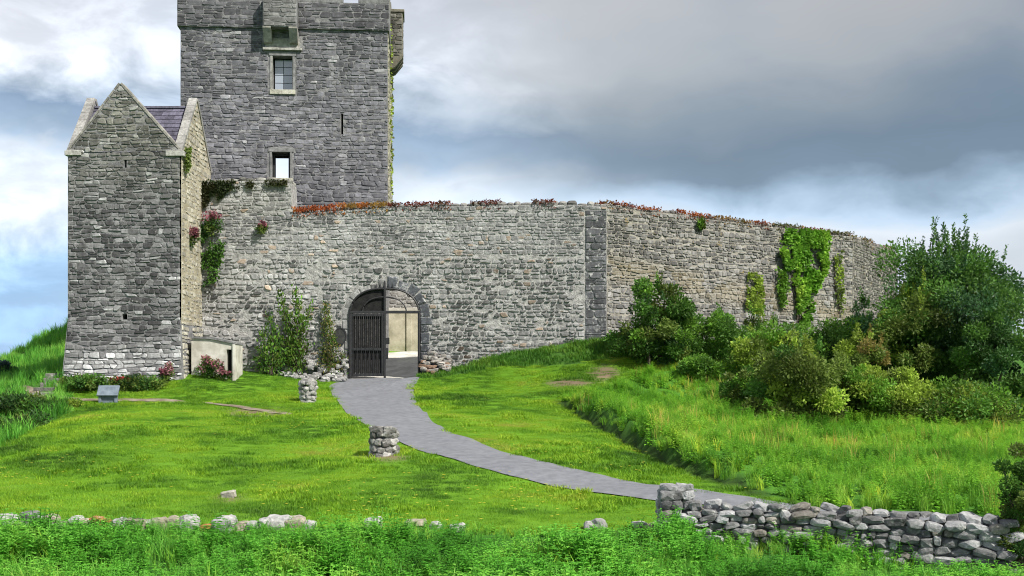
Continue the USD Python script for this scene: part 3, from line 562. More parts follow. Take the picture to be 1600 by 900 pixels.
def slates(fr3, rows, L, wd, seed):
    """Overlapping slates on a slope. fr3(s, t, n) with s along the eaves, t up the slope."""
    r = np.random.default_rng(seed); parts, tones = [], []
    for k in range(rows):
        s = -.2 * (k % 2)
        while s < L:
            w = .26 * r.uniform(.85, 1.2); a, b = max(s, 0), min(s + w - .01, L); s += w
            if b - a < .05: continue
            t0, t1 = wd * k / rows, min(wd * (k + 1.4) / rows, wd); h = .03 + r.uniform(0, .01)
            v = np.array([(a, t0, h), (b, t0, h), (b, t1, .008), (a, t1, .008), (a, t0, h - .02), (b, t0, h - .02), (b, t1, -.01), (a, t1, -.01)])
            f = np.array([[0, 1, 2], [0, 2, 3], [4, 1, 0], [4, 5, 1], [5, 6, 2], [5, 2, 1], [4, 0, 3], [4, 3, 7], [7, 3, 2], [7, 2, 6]])
            parts.append((fr3(v), f)); tones.append(np.tile(np.array([.105, .10, .135]) * r.uniform(.7, 1.3), (8, 1)))
    v, f = cat(parts); return (v, f), np.vstack(tones)
sl = math.hypot(GDep / 2, zri - ze)
def roof_plane(fr, a, b, u0, u1):       # a, b: (n, v) of eaves and ridge
    a, b = np.array(a), np.array(b); d = (b - a) / np.linalg.norm(b - a); nn = np.array([d[1], -d[0]]);  nn = nn if nn[1] > 0 else -nn
    return lambda p: fr(np.c_[u0 + p[:, 0], a[1] + d[1] * p[:, 1] + nn[1] * p[:, 2], a[0] + d[0] * p[:, 1] + nn[0] * p[:, 2]])
roofH = obj('roof', framed(GF, CrossSection([[(ze, 0), (ze, -GDep), (zri - .03, -GDep / 2)]]).extrude(GW - .50).transform(np.array([[0, 0, 1, .25], [1, 0, 0, 0], [0, 1, 0, 0]]))), M_slate, house, tone=(.09, .09, .12))
for a, b, sd in (((0, ze - .02), (-GDep / 2, zri - .03), 61), ((-GDep, ze - .02), (-GDep / 2, zri - .03), 62)):
    (v, f), t = slates(roof_plane(GF, a, b, .26, GW - .26), 11, GW - .52, sl, sd); obj('slates', (v, f), M_slate, roofH, tone=t, kind='stuff')
# roof behind the front gable, dying into the cross roof
fr_ridge = zap - .22
wedge = Manifold.hull_points(np.array([(.25, ze, -.45), (GW - .25, ze, -.45), (ua, fr_ridge, -.45), (ua, fr_ridge, -GDep / 2 - .1), (ua - .3, fr_ridge - .6, -GDep / 2), (ua + .3, fr_ridge - .6, -GDep / 2)]))
obj('front_roof', framed(GF, wedge), M_slate, house, tone=(.10, .10, .13))
obj('ridge_tiles', fbox(GF, .26, GW - .26, zri - .05, zri + .04, -GDep / 2 - .1, -GDep / 2 + .1), M_slate, roofH, tone=(.13, .13, .17))
for s, (p, q) in enumerate((((0, ze), (ua, zap)), ((GW, ze), (ua, zap)))):
    p, q = np.array(p), np.array(q); d = (q - p) / np.linalg.norm(q - p); nn = np.array([-d[1], d[0]]) * (1 if s == 0 else -1); L = np.linalg.norm(q - p)
    for i in range(10):
        a, b = p + d * (L * i / 10 + .01), p + d * (L * (i + 1) / 10 - .005)
        obj('coping_stone', slab(GF, Polygon([a, b, b + nn * .07, a + nn * .07]), -.5, .03), M_stone, house, tone=np.array([.27, .26, .235]) * (.75 + .5 * ((i * 31 + s * 5) % 9) / 9))
obj('kneeler', fbox(GF, -.1, .5, ze - .12, ze + .06, -.45, .08), M_lime, house, tone=(.42, .41, .38)); obj('kneeler', fbox(GF, GW - .55, GW + .12, ze - .14, ze + .05, -.45, .08), M_lime, house, tone=(.42, .41, .38))
def mapH(p):
    p = np.asarray(p, float); k = batter(p[:, 1]); return GF(np.c_[p[:, 0] + k * np.where(p[:, 0] < GW / 2, -.2, .12) * np.abs(p[:, 0] / GW * 2 - 1), p[:, 1], p[:, 2] + .22 * k])
def tone_H(u, v, r):
    py = HZ - (v - EYE) * F / GD; up = np.clip((330 - py) / 120, 0, 1)
    t = grey(.06, .24, r, (1, .985, 1.02)) * (1 - up) + grey(.09, .26, r, (1, .98, .87)) * up
    low = np.clip((py - 535) / 20, 0, 1); mid = np.clip((nz(u, v, .5, 19) - .5) * 4, 0, 1)
    t = t + low * r.random()**.7 * .42 + .05 * mid
    if r.random() < .09: t = t + r.uniform(.1, .28)
    return t
fH = gable_front.buffer(-.015).difference(sbox(slitH[0][0], slitH[0][1], slitH[1][0], slitH[1][1])).difference(sbox(puh[0] - .1, puh[1] - .11, puh[0] + .1, puh[1] + .11))
lay(house, [(mapH, rubble(fH, 71, (.10, .19), (.14, .42), .014), tone_H, 71, (.01, .045))], M_stone)
rside = Polygon([(.0, zb), (GDep, zb), (GDep, ze), (GDep / 2, zri + .16), (0.05, ze)])
mapS = lambda p: GS(np.c_[np.asarray(p)[:, :2], np.asarray(p)[:, 2] + .125 * batter(np.asarray(p)[:, 1]) + .002])
obj('side_render', (lambda vf: (GS(np.c_[vf[0][:, 0], vf[0][:, 1], vf[0][:, 2]]), vf[1]))(bx(.0, GDep - .01, zat(505, GD), ze - .02, -.05, .012)), M_cream, house)
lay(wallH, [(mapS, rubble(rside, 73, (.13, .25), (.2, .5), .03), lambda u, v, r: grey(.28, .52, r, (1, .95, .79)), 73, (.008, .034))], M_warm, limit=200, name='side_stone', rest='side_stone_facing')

# ---- inner courtyard wall seen through the gate, with a wall above it
cw = thing('courtyard_wall', 'cream rendered inner wall seen through the open gate', 'wall')
CF = Frame((-8.5, 55.0), (1, 0)); obj('rendered_face', slab(CF, sbox(0, zat(560, 55), 8.5, zat(486, 55)), -.4, 0), M_court, cw)
obj('coping', fbox(CF, -.05, 8.55, zat(486, 55) + .003, zat(481, 55), -.46, .07), M_render_white, cw)
for k in range(5): obj('pilaster', fbox(CF, .5 + k * 1.65, .75 + k * 1.65, zat(560, 55), zat(487, 55), .002, .07), M_court, cw)

iw = thing('inner_wall', 'grey stone wall rising behind the cream courtyard wall', 'wall')
IF = Frame((-9.0, 56.6), (1, 0)); pi_ = sbox(0, zat(560, 56.6), 10, zat(400, 56.6)); obj('mortar_core', slab(IF, pi_, -.6, 0), M_mortar, iw)
lay(iw, [(IF, rubble(sbox(2.2, zat(500, 56.6), 6.5, zat(402, 56.6)), 77, (.14, .26), (.2, .5), .02), lambda u, v, r: grey(.2, .4, r, (1, .97, .9)), 77, (.01, .04))], M_lime)

# ---- little rendered outhouse against the building
oh = thing('outhouse', 'small off-white rendered outhouse with a narrow doorway below the wall', 'shed')
OF = Frame(at(299, 0, 45.6)[:2], (1, 0)); ou = lambda px: OF.u_of(px)[0]; oz = lambda py: zat(py, 45.6)
door = sbox(ou(354), oz(610), ou(362), oz(546))
obj('wall', slab(OF, Polygon([(0, oz(612)), (ou(368), oz(612)), (ou(368), oz(538)), (ou(330), oz(530)), (0, oz(529))]).difference(door), -1.2, 0), M_render_white, oh)
obj('door', fbox(OF, ou(354) + .01, ou(362) - .01, oz(605), oz(546) - .01, -.35, -.3), M_door_shade, oh)
obj('door_post', fbox(OF, ou(363.5), ou(368), oz(606), oz(538), .003, .06), M_render_white, oh)
obj('capping', slab(OF, Polygon([(-.02, oz(529) + .004), (ou(330), oz(530) + .004), (ou(369), oz(538) + .004), (ou(369), oz(535)), (ou(330), oz(526)), (-.02, oz(526))]), -1.25, .06), M_mortar_dark, oh)

# ---- iron gate
gate = thing('iron_gate', 'black iron gate in the archway, one leaf shut and one standing open', 'gate')
gz0 = zA(590); n0 = .07; P = lambda u, v, n=n0: WA(np.array([[u, v, n]]))[0]
mid_u, tr_v = uA(601.5), zA(488)
obj('post', cat([tube([P(mid_u, gz0), P(mid_u, zA(450)), P(mid_u, zA(437))], [.045, .045, .004], 8)]), M_iron, gate)
obj('post', tube([P(gl + .05, gz0), P(gl + .05, tr_v)], .045, 8), M_iron, gate); obj('post', tube([P(gr - .05, gz0), P(gr - .05, tr_v)], .05, 8), M_iron, gate)
obj('transom', fbox(WA, gl + .02, gr - .02, tr_v - .05, tr_v + .05, n0 - .04, n0 + .04), M_iron, gate)
def arc_bar(k, r): 
    a = np.c_[gc + (arch[:, 0] - gc) * k, tr_v + (arch[:, 1] - tr_v) * k]; a = a[a[:, 1] > tr_v - .02]; return tube(WA(np.c_[a, np.full(len(a), n0)]), r, 6)
obj('arch_bar', arc_bar(.97, .04), M_iron, gate); obj('arch_bar', arc_bar(.62, .03), M_iron, gate)
for k in range(5):
    u = gc + (k - 2) * .16; obj('finial', tube([P(u, gt - .05), P(u, gt + .12 - .02 * abs(k - 2)), P(u, gt + .2)], [.02, .018, .002], 5), M_iron, gate)
lw = mid_u - gl - .14
leaf = obj('gate_leaf', cat([fbox(WA, gl + .085, gl + .15, gz0 + .055, tr_v - .06, n0 - .035, n0 + .035, .006), fbox(WA, mid_u - .11, mid_u - .048, gz0 + .055, tr_v - .06, n0 - .035, n0 + .035, .006), fbox(WA, gl + .1, mid_u - .05, gz0 + .06, gz0 + .16, n0 - .03, n0 + .03, .006), fbox(WA, gl + .1, mid_u - .05, gz0 + 1.05, gz0 + 1.15, n0 - .03, n0 + .03, .006), fbox(WA, gl + .1, mid_u - .05, tr_v - .16, tr_v - .07, n0 - .03, n0 + .03, .006)]), M_iron, gate)
for k in range(8):
    u = gl + .1 + (k + .5) * lw / 8 - .0; obj('board', fbox(WA, u - lw / 16 + .006, u + lw / 16 - .006, gz0 + .05, tr_v - .06, n0 - .08, n0 - .045, .006), M_door_shade, leaf)  # boards added as the dark of the passage seen behind the bars
    obj('bar', tube([P(u, gz0 + .06, n0 + .03), P(u, tr_v - .06, n0 + .03)], .014, 5), M_iron, leaf)
obj('latch', fbox(WA, mid_u + .02, mid_u + .18, gz0 + 1.3, gz0 + 1.55, n0 - .05, n0 + .05), M_iron, leaf)
obj('bolt_plate', fbox(WA, mid_u + .02, mid_u + .13, gz0 + .75, gz0 + 1.15, n0 - .04, n0 + .04), M_iron, leaf)
op = obj('gate_leaf', cat([fbox(WA, gr - .10, gr - .04, gz0 + q, gz0 + q + .09, n0 - 1.3, n0 - .05, .006) for q in (.06, 1.05, tr_v - gz0 - .16)] + [fbox(WA, gr - .105, gr - .035, gz0 + .05, tr_v - .06, n0 - 1.36, n0 - 1.28, .006), fbox(WA, gr - .105, gr - .035, gz0 + .05, tr_v - .06, n0 - .12, n0 - .04, .006)]), M_iron, gate)
for k in range(8): obj('bar', tube([P(gr - .07, gz0 + .06, n0 - .1 - k * .165), P(gr - .07, tr_v - .06, n0 - .1 - k * .165)], .016, 5), M_iron, op)
# added dark panel standing in for passage shade, shut half above the transom
arch_shade = Polygon([(gl - .1, tr_v + .055), (mid_u - .05, tr_v + .055), (mid_u - .05, gt + .2), (gl - .1, gt + .2)]).intersection(gate_hole.buffer(-.03))
obj('arch_shade_panel', slab(WA, arch_shade, n0 - .1, n0 - .06), M_door_shade, gate)
pl = thing('wall_plaque', 'dark oval plaque fixed to the wall left of the gate', 'plaque')
pc = WA.uv(532, 525); e = Point(0, 0).buffer(1, 24)
obj('plate', slab(WA, affinity.translate(affinity.scale(e, .22, .30), *pc), .0, .07), M_plaque, pl); obj('rim', slab(WA, affinity.translate(affinity.scale(e, .25, .33), *pc).difference(affinity.translate(affinity.scale(e, .205, .285), *pc)), .0, .09), M_iron, pl)

# ------------------------------------------------------------------ field stones
ico1 = trimesh.creation.icosphere(1); ico2 = trimesh.creation.icosphere(2)
def boulder(c, size, r, yaw=None, ico=ico1, pw=.72):
    pw = r.uniform(.45, .85); v = np.array(ico.vertices); v = np.sign(v) * np.abs(v)**pw; v = v / np.abs(v).max(0)
    v *= 1 + .5 * (meshkit.noise(v * 1.3 + r.uniform(0, 60, 3)) - .5)[:, None] + .22 * (meshkit.noise(v * 3.4 + r.uniform(0, 60, 3)) - .5)[:, None]
    v = v * np.asarray(size) / 2; a = r.uniform(-.25, .25) if yaw is None else yaw; b = r.normal(0, .13)
    R = np.array([[math.cos(a), -math.sin(a), 0], [math.sin(a), math.cos(a), 0], [0, 0, 1]]) @ np.array([[math.cos(b), 0, math.sin(b)], [0, 1, 0], [-math.sin(b), 0, math.cos(b)]])
    return v @ R.T + c, ico.faces
fieldtone = lambda r: grey(.11, .40, r, (.98, .985, 1.0)) if r.random() > .15 else grey(.16, .28, r, (1, .93, .82))
def drystone(t, p0, p1, h0, h1, thick, seed, rows=5, rw=(.16, .36), dz=-.12):
    r = np.random.default_rng(seed); p0, p1 = np.array(p0), np.array(p1); L = np.linalg.norm(p1 - p0); d = (p1 - p0) / L; nrm = np.array([d[1], -d[0]]); yaw = math.atan2(d[1], d[0])
    for face in (-1, 1):
        z = 0.0
        for k in range(rows):
            s = -.1 * (k % 2)
            while s < L:
                w = r.uniform(*rw) * (1.0 if k < rows - 1 else 1.1); m = s + w / 2; s += w * .95; f = m / L; hh = (h0 + (h1 - h0) * f); rh = hh / rows
                q = p0 + d * m; base = float(Hq(q[0], q[1])) + dz; off = nrm * face * (thick / 2 - .1 + r.normal(0, .025) - .03 * k / rows)
                obj('stone', boulder([q[0] + off[0], q[1] + off[1], base + (k + .5) * rh + r.normal(0, .018)], (w * 1.04, r.uniform(.2, .32), rh * r.uniform(1.0, 1.35)), r, yaw + r.normal(0, .1)), M_field, t, tone=fieldtone(r))
    s = 0.0
    while s < L:      # stones along the top
        w = r.uniform(.12, .30); m = s + w / 2; s += w * 1.02; f = m / L; hh = h0 + (h1 - h0) * f; q = p0 + d * m + nrm * r.normal(0, .08)
        if r.random() < .85: obj('stone', boulder([q[0], q[1], float(Hq(q[0], q[1])) + dz + hh + .04], (w, r.uniform(.2, .34), r.uniform(.07, .17)), r, yaw + r.normal(0, .3)), M_field, t, tone=fieldtone(r))
    us = np.linspace(0, L, 20); g = [p0 + d * u for u in us]
    v = np.array([[q[0] + o * nrm[0], q[1] + o * nrm[1], float(Hq(q[0], q[1])) + (dz - .1 if lo else dz + (h0 + (h1 - h0) * u / L) * .9)] for q, u in zip(g, us) for o, lo in ((-thick / 4, 1), (thick / 4, 1), (thick / 4, 0), (-thick / 4, 0))])
    f = []
    for i in range(19):
        for j in range(4): a, b = i * 4 + j, i * 4 + (j + 1) % 4; f += [[a, b, b + 4], [a, b + 4, a + 4]]
    f += [[0, 2, 1], [0, 3, 2], [76, 77, 78], [76, 78, 79]]
    obj('rubble_fill', (v, np.array(f)), M_mortar_dark, t)
fw = thing('field_wall', 'loose dry stone field wall in the right foreground', 'wall')
drystone(fw, at(1076, 0, 18.35)[:2], at(1568, 0, 16.95)[:2], .60, .84, .46, 81, 7, (.10, .36))
gp = thing('wall_end_pillar', 'squat stone pillar at the left end of the field wall', 'pillar')
def pillar(t, c, w, h, seed, rows, tones=fieldtone, taper=.9, round_=False):
    r = np.random.default_rng(seed); base = float(Hq(c[0], c[1])) - .1; rh = (h + .1) / rows
    obj('core', bx(c[0] - w * .32, c[0] + w * .32, c[1] - w * .32, c[1] + w * .32, base, base + h * .92, .02), M_mortar_dark, t)
    for k in range(rows):
        ww = w * (1 - (1 - taper) * k / rows)
        if round_:
            m = max(6, round(math.pi * ww / .19)); a0 = r.uniform(0, 6)
            for i in range(m):
                a = a0 + i * 2 * math.pi / m; q = r.uniform(.40, .48) * ww - .04; obj('stone', boulder([c[0] + math.sin(a) * q, c[1] - math.cos(a) * q, base + (k + .5) * rh + r.normal(0, .02)], (math.pi * ww / m * r.uniform(.9, 1.25), .2, rh * r.uniform(.9, 1.35)), r, a + r.normal(0, .15)), M_field, t, tone=tones(r))
            continue
        for side in range(4):
            m = max(2, round(ww / .16))
            for i in range(m):
                o = (i + .5) / m * ww - ww / 2 + r.normal(0, .01); a = side * math.pi / 2; ca, sa = math.cos(a), math.sin(a); x, y = o, -(ww / 2 - .08)
                obj('stone', boulder([c[0] + ca * x - sa * y, c[1] + sa * x + ca * y, base + (k + .5) * rh], (ww / m * 1.1, .22, rh * 1.12), r, a + r.normal(0, .1)), M_field, t, tone=tones(r))
    for i in range(4): obj('stone', boulder([c[0] + ((i % 2) - .5) * w * .42, c[1] + ((i // 2) - .5) * w * .42, base + h + .12], (w * .5, w * .5, .14), r), M_field, t, tone=tones(r))
pillar(gp, at(1056, 0, 18.55)[:2], .52, .72, 83, 6)
cairn = thing('path_pillar', 'short stone pillar standing on the lawn beside the drive', 'pillar')
pillar(cairn, ground(600, 710)[:2], .60, .52, 85, 4, lambda r: grey(.12, .38, r, (1, .97, .92)), .95, True)
urn = thing('path_pillar', 'pale stone pillar below the wall near the left of the gate', 'pillar')
pillar(urn, ground(481, 627)[:2], .46, .64, 87, 5, lambda r: grey(.2, .46, r, (1, .98, .93)), 1.35, True)
bed = thing('rockery_wall', 'low pale rubble retaining wall left of the gate', 'wall')
r = np.random.default_rng(89)
for k in range(90):
    px = r.uniform(425, 543); v_ = r.random(); hmax = np.interp(px, [425, 470, 520, 543], [.3, .7, .75, .8]); q = at(px, 0, 47.35 + .5 * v_)
    obj('stone', boulder([q[0], q[1], float(Hq(q[0], q[1])) + hmax * v_], (r.uniform(.14, .4), r.uniform(.2, .35), r.uniform(.1, .22)), r), M_field, bed, tone=grey(.2, .5, r, (1, .98, .95)))
rk = thing('rockery_wall', 'tumbled pale and rusty stones at the foot of the wall right of the gate', 'wall')
for k in range(34):
    px = r.uniform(660, 705); v_ = r.random(); q = at(px, 0, 47.4 + .45 * v_); hmax = np.interp(px, [660, 690, 705], [1.1, .8, .4])
    obj('stone', boulder([q[0], q[1], float(Hq(q[0], q[1])) + hmax * v_], (r.uniform(.16, .38), r.uniform(.2, .3), r.uniform(.1, .2)), r), M_field, rk, tone=grey(.2, .44, r, (1, .93, .86)) if r.random() < .7 else (.27, .18, .13))
low = thing('low_wall', 'row of half buried wall stones along the bottom of the lawn', 'wall')
for px, py, w, h, c in [(8, 816, 44, 22, 0), (48, 812, 26, 22, 2), (62, 818, 26, 22, 0), (82, 815, 24, 22, 1), (95, 821, 40, 14, 1), (118, 815, 22, 16, 0), (135, 818, 20, 14, 1), (158, 815, 34, 12, 3), (190, 820, 26, 20, 0), (212, 820, 30, 18, 1), (248, 820, 24, 18, 1), (270, 819, 22, 22, 1), (296, 818, 28, 24, 0), (324, 824, 24, 10, 3), (350, 820, 34, 26, 0), (412, 817, 16, 14, 0), (438, 826, 40, 30, 0), (462, 834, 30, 26, 1), (482, 838, 22, 16, 0), (584, 841, 24, 24, 0), (648, 844, 30, 14, 1), (680, 844, 18, 14, 0), (936, 846, 22, 18, 0), (1030, 846, 34, 12, 1), (920, 840, 14, 12, 0), (30, 822, 20, 14, 1), (228, 826, 24, 14, 0), (180, 826, 20, 12, 1), (376, 828, 26, 14, 1), (395, 822, 18, 12, 0), (715, 848, 22, 12, 0), (1000, 850, 20, 12, 0)]:
    D = 19.15; s = D / F; q = at(px, py, D)
    obj('stone', boulder([q[0], q[1] + r.normal(0, .06), max(q[2], float(Hq(q[0], q[1])) + .05) ], (w * s * 1.1, .3, h * s * 1.15), r, ico=ico2), M_field, low, tone=[(.36, .355, .345), (.30, .27, .21), (.16, .16, .16), (.34, .17, .06)][c])
lr = obj('lawn_rock', boulder(ground(358, 777) + [0, 0, .03], (.28, .22, .16), r, ico=ico2), M_field, tone=(.42, .40, .34), label='small pale rock lying on the lower lawn', cat='rock')
# steps left of the building
stp = thing('stone_steps', 'small flight of worn stone steps left of the gabled building', 'steps')
a, b = ground(62, 624), at(88, 586, 45.6)
for k in range(6):
    f = k / 5; q = a * (1 - f) + b * f
    v, fc = bx(-.36, .36, -.24, .24, -.2, .0, .02); w = (1 - .25 * f); obj('step', (v * [w, 1, 1] + q + [.06 * math.sin(k * 2.3), 0, .06], fc), M_field, stp, tone=(.20, .19, .17) if k % 2 else (.15, .145, .13))
# information board
ib = thing('information_board', 'blue-grey lectern style information board at the edge of the lawn', 'sign')
q = ground(168, 632); wd = .36
obj('panel', (lambda v, f: (v @ np.array([[1, 0, 0], [0, math.cos(.6), -math.sin(.6)], [0, math.sin(.6), math.cos(.6)]]) + q + [0, .05, .42], f))(*bx(-wd, wd, -.04, .04, -.16, .26, .012)), M_board, ib)
for s in (-1, 1): obj('leg', bx(q[0] + s * .27 - .05, q[0] + s * .27 + .05, q[1] + .0, q[1] + .12, q[2] - .1, q[2] + .36, .01), M_board, ib)
obj('apron', bx(q[0] - .3, q[0] + .3, q[1] + .05, q[1] + .09, q[2] + .02, q[2] + .30, .005), M_board, ib)

# ------------------------------------------------------------------ plants
def leaves(c, d, up, ln, wd):
    """Bent diamond leaves at c pointing along d."""
    d = d / (np.linalg.norm(d, axis=1, keepdims=True) + 1e-9); s = np.cross(d, up); s /= np.linalg.norm(s, axis=1, keepdims=True) + 1e-9; nn = np.cross(s, d)
    ln, wd = ln[:, None], wd[:, None]
    v = np.stack([c, c + d * ln * .5 + s * wd * .5 + nn * wd * .12, c + d * ln - nn * ln * .12, c + d * ln * .5 - s * wd * .5 + nn * wd * .12], 1)
    k = np.arange(len(c))[:, None] * 4; f = np.hstack([k, k + 1, k + 2, k, k + 2, k + 3]).reshape(-1, 3)
    return v.reshape(-1, 3), f
def crown(r, centers, radii, n, ln, tones, drop=.15, aspect=.5, shape=1.0):
    """Leaves spread through a set of leaf clumps; every clump has a tone of its own."""
    m = len(centers); w = radii.prod(1)**(2 / 3); k = r.choice(m, n, p=w / w.sum())
    d = r.normal(size=(n, 3)); d /= np.linalg.norm(d, axis=1, keepdims=True); rad = r.random(n)**.45
    c = centers[k] + d * radii[k] * rad[:, None]
    out = d * .8 + r.normal(0, .55, (n, 3)) + [0, 0, .25 - drop]
    L = ln * r.uniform(.6, 1.35, n)
    v, f = leaves(c, out, r.normal(size=(n, 3)), L, L * aspect)
    t = tones[k] * r.uniform(.72, 1.3, (n, 1)); return v, f, np.repeat(t, 4, 0)
def shrub(name, label, catg, base, size, n, ln, palette, seed, clumps=40, shoots=0, group=None, spread=.95, trunks=4, cr=(.13, .30), flat=0.0, lean=0.0):
    """base: world point on the ground; size: half width x, half depth y, height."""
    r = np.random.default_rng(seed); t = thing(name, label, catg, group); base = np.asarray(base, float); size = np.asarray(size, float)
    q = r.normal(size=(clumps, 3)); q /= np.linalg.norm(q, axis=1, keepdims=True); q *= (.35 + .6 * r.random((clumps, 1))**.6) * spread
    q *= 1 + .9 * (meshkit.noise(q * 1.7 + seed)[:, None] - .5)
    cen = base + np.c_[q[:, 0] * size[0] + lean * (q[:, 2] + 1) * .5 * size[0], q[:, 1] * size[1], (q[:, 2] * .5 + .5 - .02) * size[2]]
    rad = r.uniform(*cr, (clumps, 1)) * size[0] * r.uniform(.8, 1.2, (clumps, 3)) * [1, 1, .8]; pal = np.array(palette); tones = pal[r.integers(0, len(pal), clumps)] * r.uniform(.75, 1.25, (clumps, 1))
    parts = [crown(r, cen, rad, n, ln, tones)]
    if shoots:      # upright leafy shoots that break the outline
        for k in range(shoots):
            a = r.uniform(0, 2 * np.pi); e = r.uniform(.1, .85); p0 = base + [lean * size[0] * .5 + math.cos(a) * e * size[0] * .8, math.sin(a) * e * size[1] * .8, size[2] * (.62 + .3 * (1 - e * e))]
            hgt = size[2] * r.uniform(.10, .26) * (1.2 - .5 * e); m = int(60 * hgt / ln * .12) + 26; s = r.random(m)[:, None]
            c = p0 + s * np.array([r.normal(0, .12), r.normal(0, .12), 1]) * hgt + r.normal(0, .045, (m, 3)) * (1.3 - s)
            d = r.normal(0, .5, (m, 3)) + [0, 0, .7]; L = ln * r.uniform(.6, 1.2, m) * (1.15 - .5 * s[:, 0]); v, f = leaves(c, d, r.normal(size=(m, 3)), L, L * .5)
            parts.append((v, f, np.repeat(np.tile(pal[r.integers(len(pal))], (m, 1)) * r.uniform(.8, 1.2, (m, 1)), 4, 0)))
    v, f = cat([p[:2] for p in parts]); obj('foliage', (v, f), M_leaf, t, tone=np.vstack([p[2] for p in parts]))
    st = []
    for k in range(trunks):
        a = r.uniform(0, 2 * np.pi); e = cen[r.integers(clumps)]; b = base + [math.cos(a) * .12 * size[0], math.sin(a) * .12 * size[1], -.1]
        m1 = b * .5 + e * .5 + r.normal(0, .06, 3) * size[0]; st.append(tube([b, b * .75 + m1 * .25 + r.normal(0, .02, 3), m1, e], np.array([.05, .042, .03, .012]) * min(1.6, size[2] / 2.2), 6))
    obj('stem', cat(st), M_bark, t); return t
DK, MD, BR, YG, OL, RU = (.042, .105, .022), (.08, .18, .028), (.14, .29, .032), (.25, .35, .045), (.125, .18, .034), (.26, .22, .06)
BL = (.048, .115, .04)
def gp_(px, D): x = (px - 800) / F * D; return np.array([x, D, float(Hq(x, D))])
def bush(px, D, top, hw, n, ln, pal, seed, label, name='bush', hd=None, **k):
    b = gp_(px, D); h = zat(top, D) - b[2] + .05; w = hw / F * D; return shrub(name, label, 'bush', b, (w, hd or w * .9, h), n, ln, pal, seed, **k)
bush(1486, 47.5, 376, 128, 44000, .15, [MD, MD, (.10, .21, .04), BL, MD, (.07, .15, .05)], 101, 'huge dark green bush at the far right end of the castle wall', clumps=170, shoots=30, trunks=9, cr=(.14, .26))
bush(1425, 46, 445, 72, 14000, .13, [MD, OL, YG, MD, OL], 102, 'olive and yellow bush in front of the big dark bush', clumps=55, shoots=8)
bush(1560, 43.5, 480, 72, 16000, .13, [DK, MD, BL, MD], 103, 'dark bush at the right edge behind the meadow', clumps=50, shoots=6)
bush(1022, 45.5, 446, 64, 14000, .13, [MD, DK, MD, OL, BR], 104, 'round open green bush in front of the wall corner', clumps=60, shoots=16, spread=.98)
bush(1122, 46.5, 490, 72, 12000, .12, [BR, MD, MD, BR], 105, 'bright green low bush between the corner bush and the shrubs', clumps=46, shoots=4)
bush(1205, 44, 505, 78, 13000, .12, [OL, BR, YG, MD], 106, 'olive shrub with yellow tips below the ivy', clumps=46, shoots=8)
bush(1246, 36.8, 532, 86, 19000, .12, [OL, MD, OL, OL, YG], 107, 'broad olive brown shrub on the bank above the meadow', clumps=60, shoots=8)
bush(1352, 43, 518, 52, 9000, .12, [YG, RU, YG, OL], 108, 'rusty yellow shrub right of the broad olive shrub', clumps=34, shoots=6)
bush(1400, 37.8, 584, 84, 14000, .11, [YG, BR, YG, OL], 109, 'low yellow green scrub in front of the dark bushes', clumps=44)
bush(1500, 37.5, 606, 118, 15000, .11, [BR, OL, YG, MD], 110, 'low straggling scrub under the big dark bush', clumps=50, hd=1.4)
bush(1604, 16.9, 690, 52, 14000, .05, [OL, DK, MD, OL], 111, 'dark thorny bush at the right end of the field wall', clumps=40, cr=(.2, .4))
bush(1300, 50, 500, 84, 10000, .13, [MD, DK, BR], 112, 'dark green low bush at the foot of the ivy', clumps=40)
bush(1180, 48, 470, 20, 2600, .11, [YG, BR, OL], 113, 'slender yellow green sapling against the buff wall', clumps=22, shoots=6, trunks=2, cr=(.3, .6))
bush(1345, 53, 468, 22, 3000, .13, [DK, BL, MD], 114, 'dark upright shrub against the far end of the buff wall', clumps=20, shoots=5, cr=(.3, .6))
bush(40, 38, 622, 74, 12000, .1, [DK, MD, OL, DK], 115, 'green hedge shrub behind the left edge of the lawn', clumps=40)
bush(-16, 34, 648, 84, 11000, .1, [DK, MD, OL, DK], 116, 'dark shrub cut by the left edge of the picture', clumps=30)
bush(95, 41, 632, 36, 4500, .1, [BR, YG, MD], 117, 'small yellow green shrub by the foot of the steps', clumps=26)
bush(4, 54, 572, 26, 4500, .12, [BL, (.03, .06, .05), DK], 118, 'bluish rounded bush far left under the hill', clumps=26)
bush(140, 43.9, 592, 42, 5000, .1, [DK, MD, OL], 119, 'dark low shrub at the left foot of the gabled building', clumps=30, hd=.5)
bush(215, 44.1, 594, 55, 5500, .1, [MD, DK, OL], 120, 'dark low planting along the middle foot of the gabled building', clumps=36, hd=.45)
bush(985, 46.6, 515, 42, 5000, .12, [DK, MD, OL], 121, 'low dark bush tucked against the foot of the corner quoins', clumps=30, hd=.7)
bush(1096, 44, 556, 44, 6000, .11, [BR, MD, BR], 122, 'fresh green scrub in front of the round corner bush', clumps=40)
bush(1166, 39, 574, 44, 6000, .11, [MD, OL, BR], 123, 'low green scrub at the left flank of the broad olive shrub', clumps=36)
bush(1322, 38.5, 560, 52, 9000, .11, [YG, BR, OL], 124, 'yellow green scrub filling the gap right of the broad olive shrub', clumps=40)
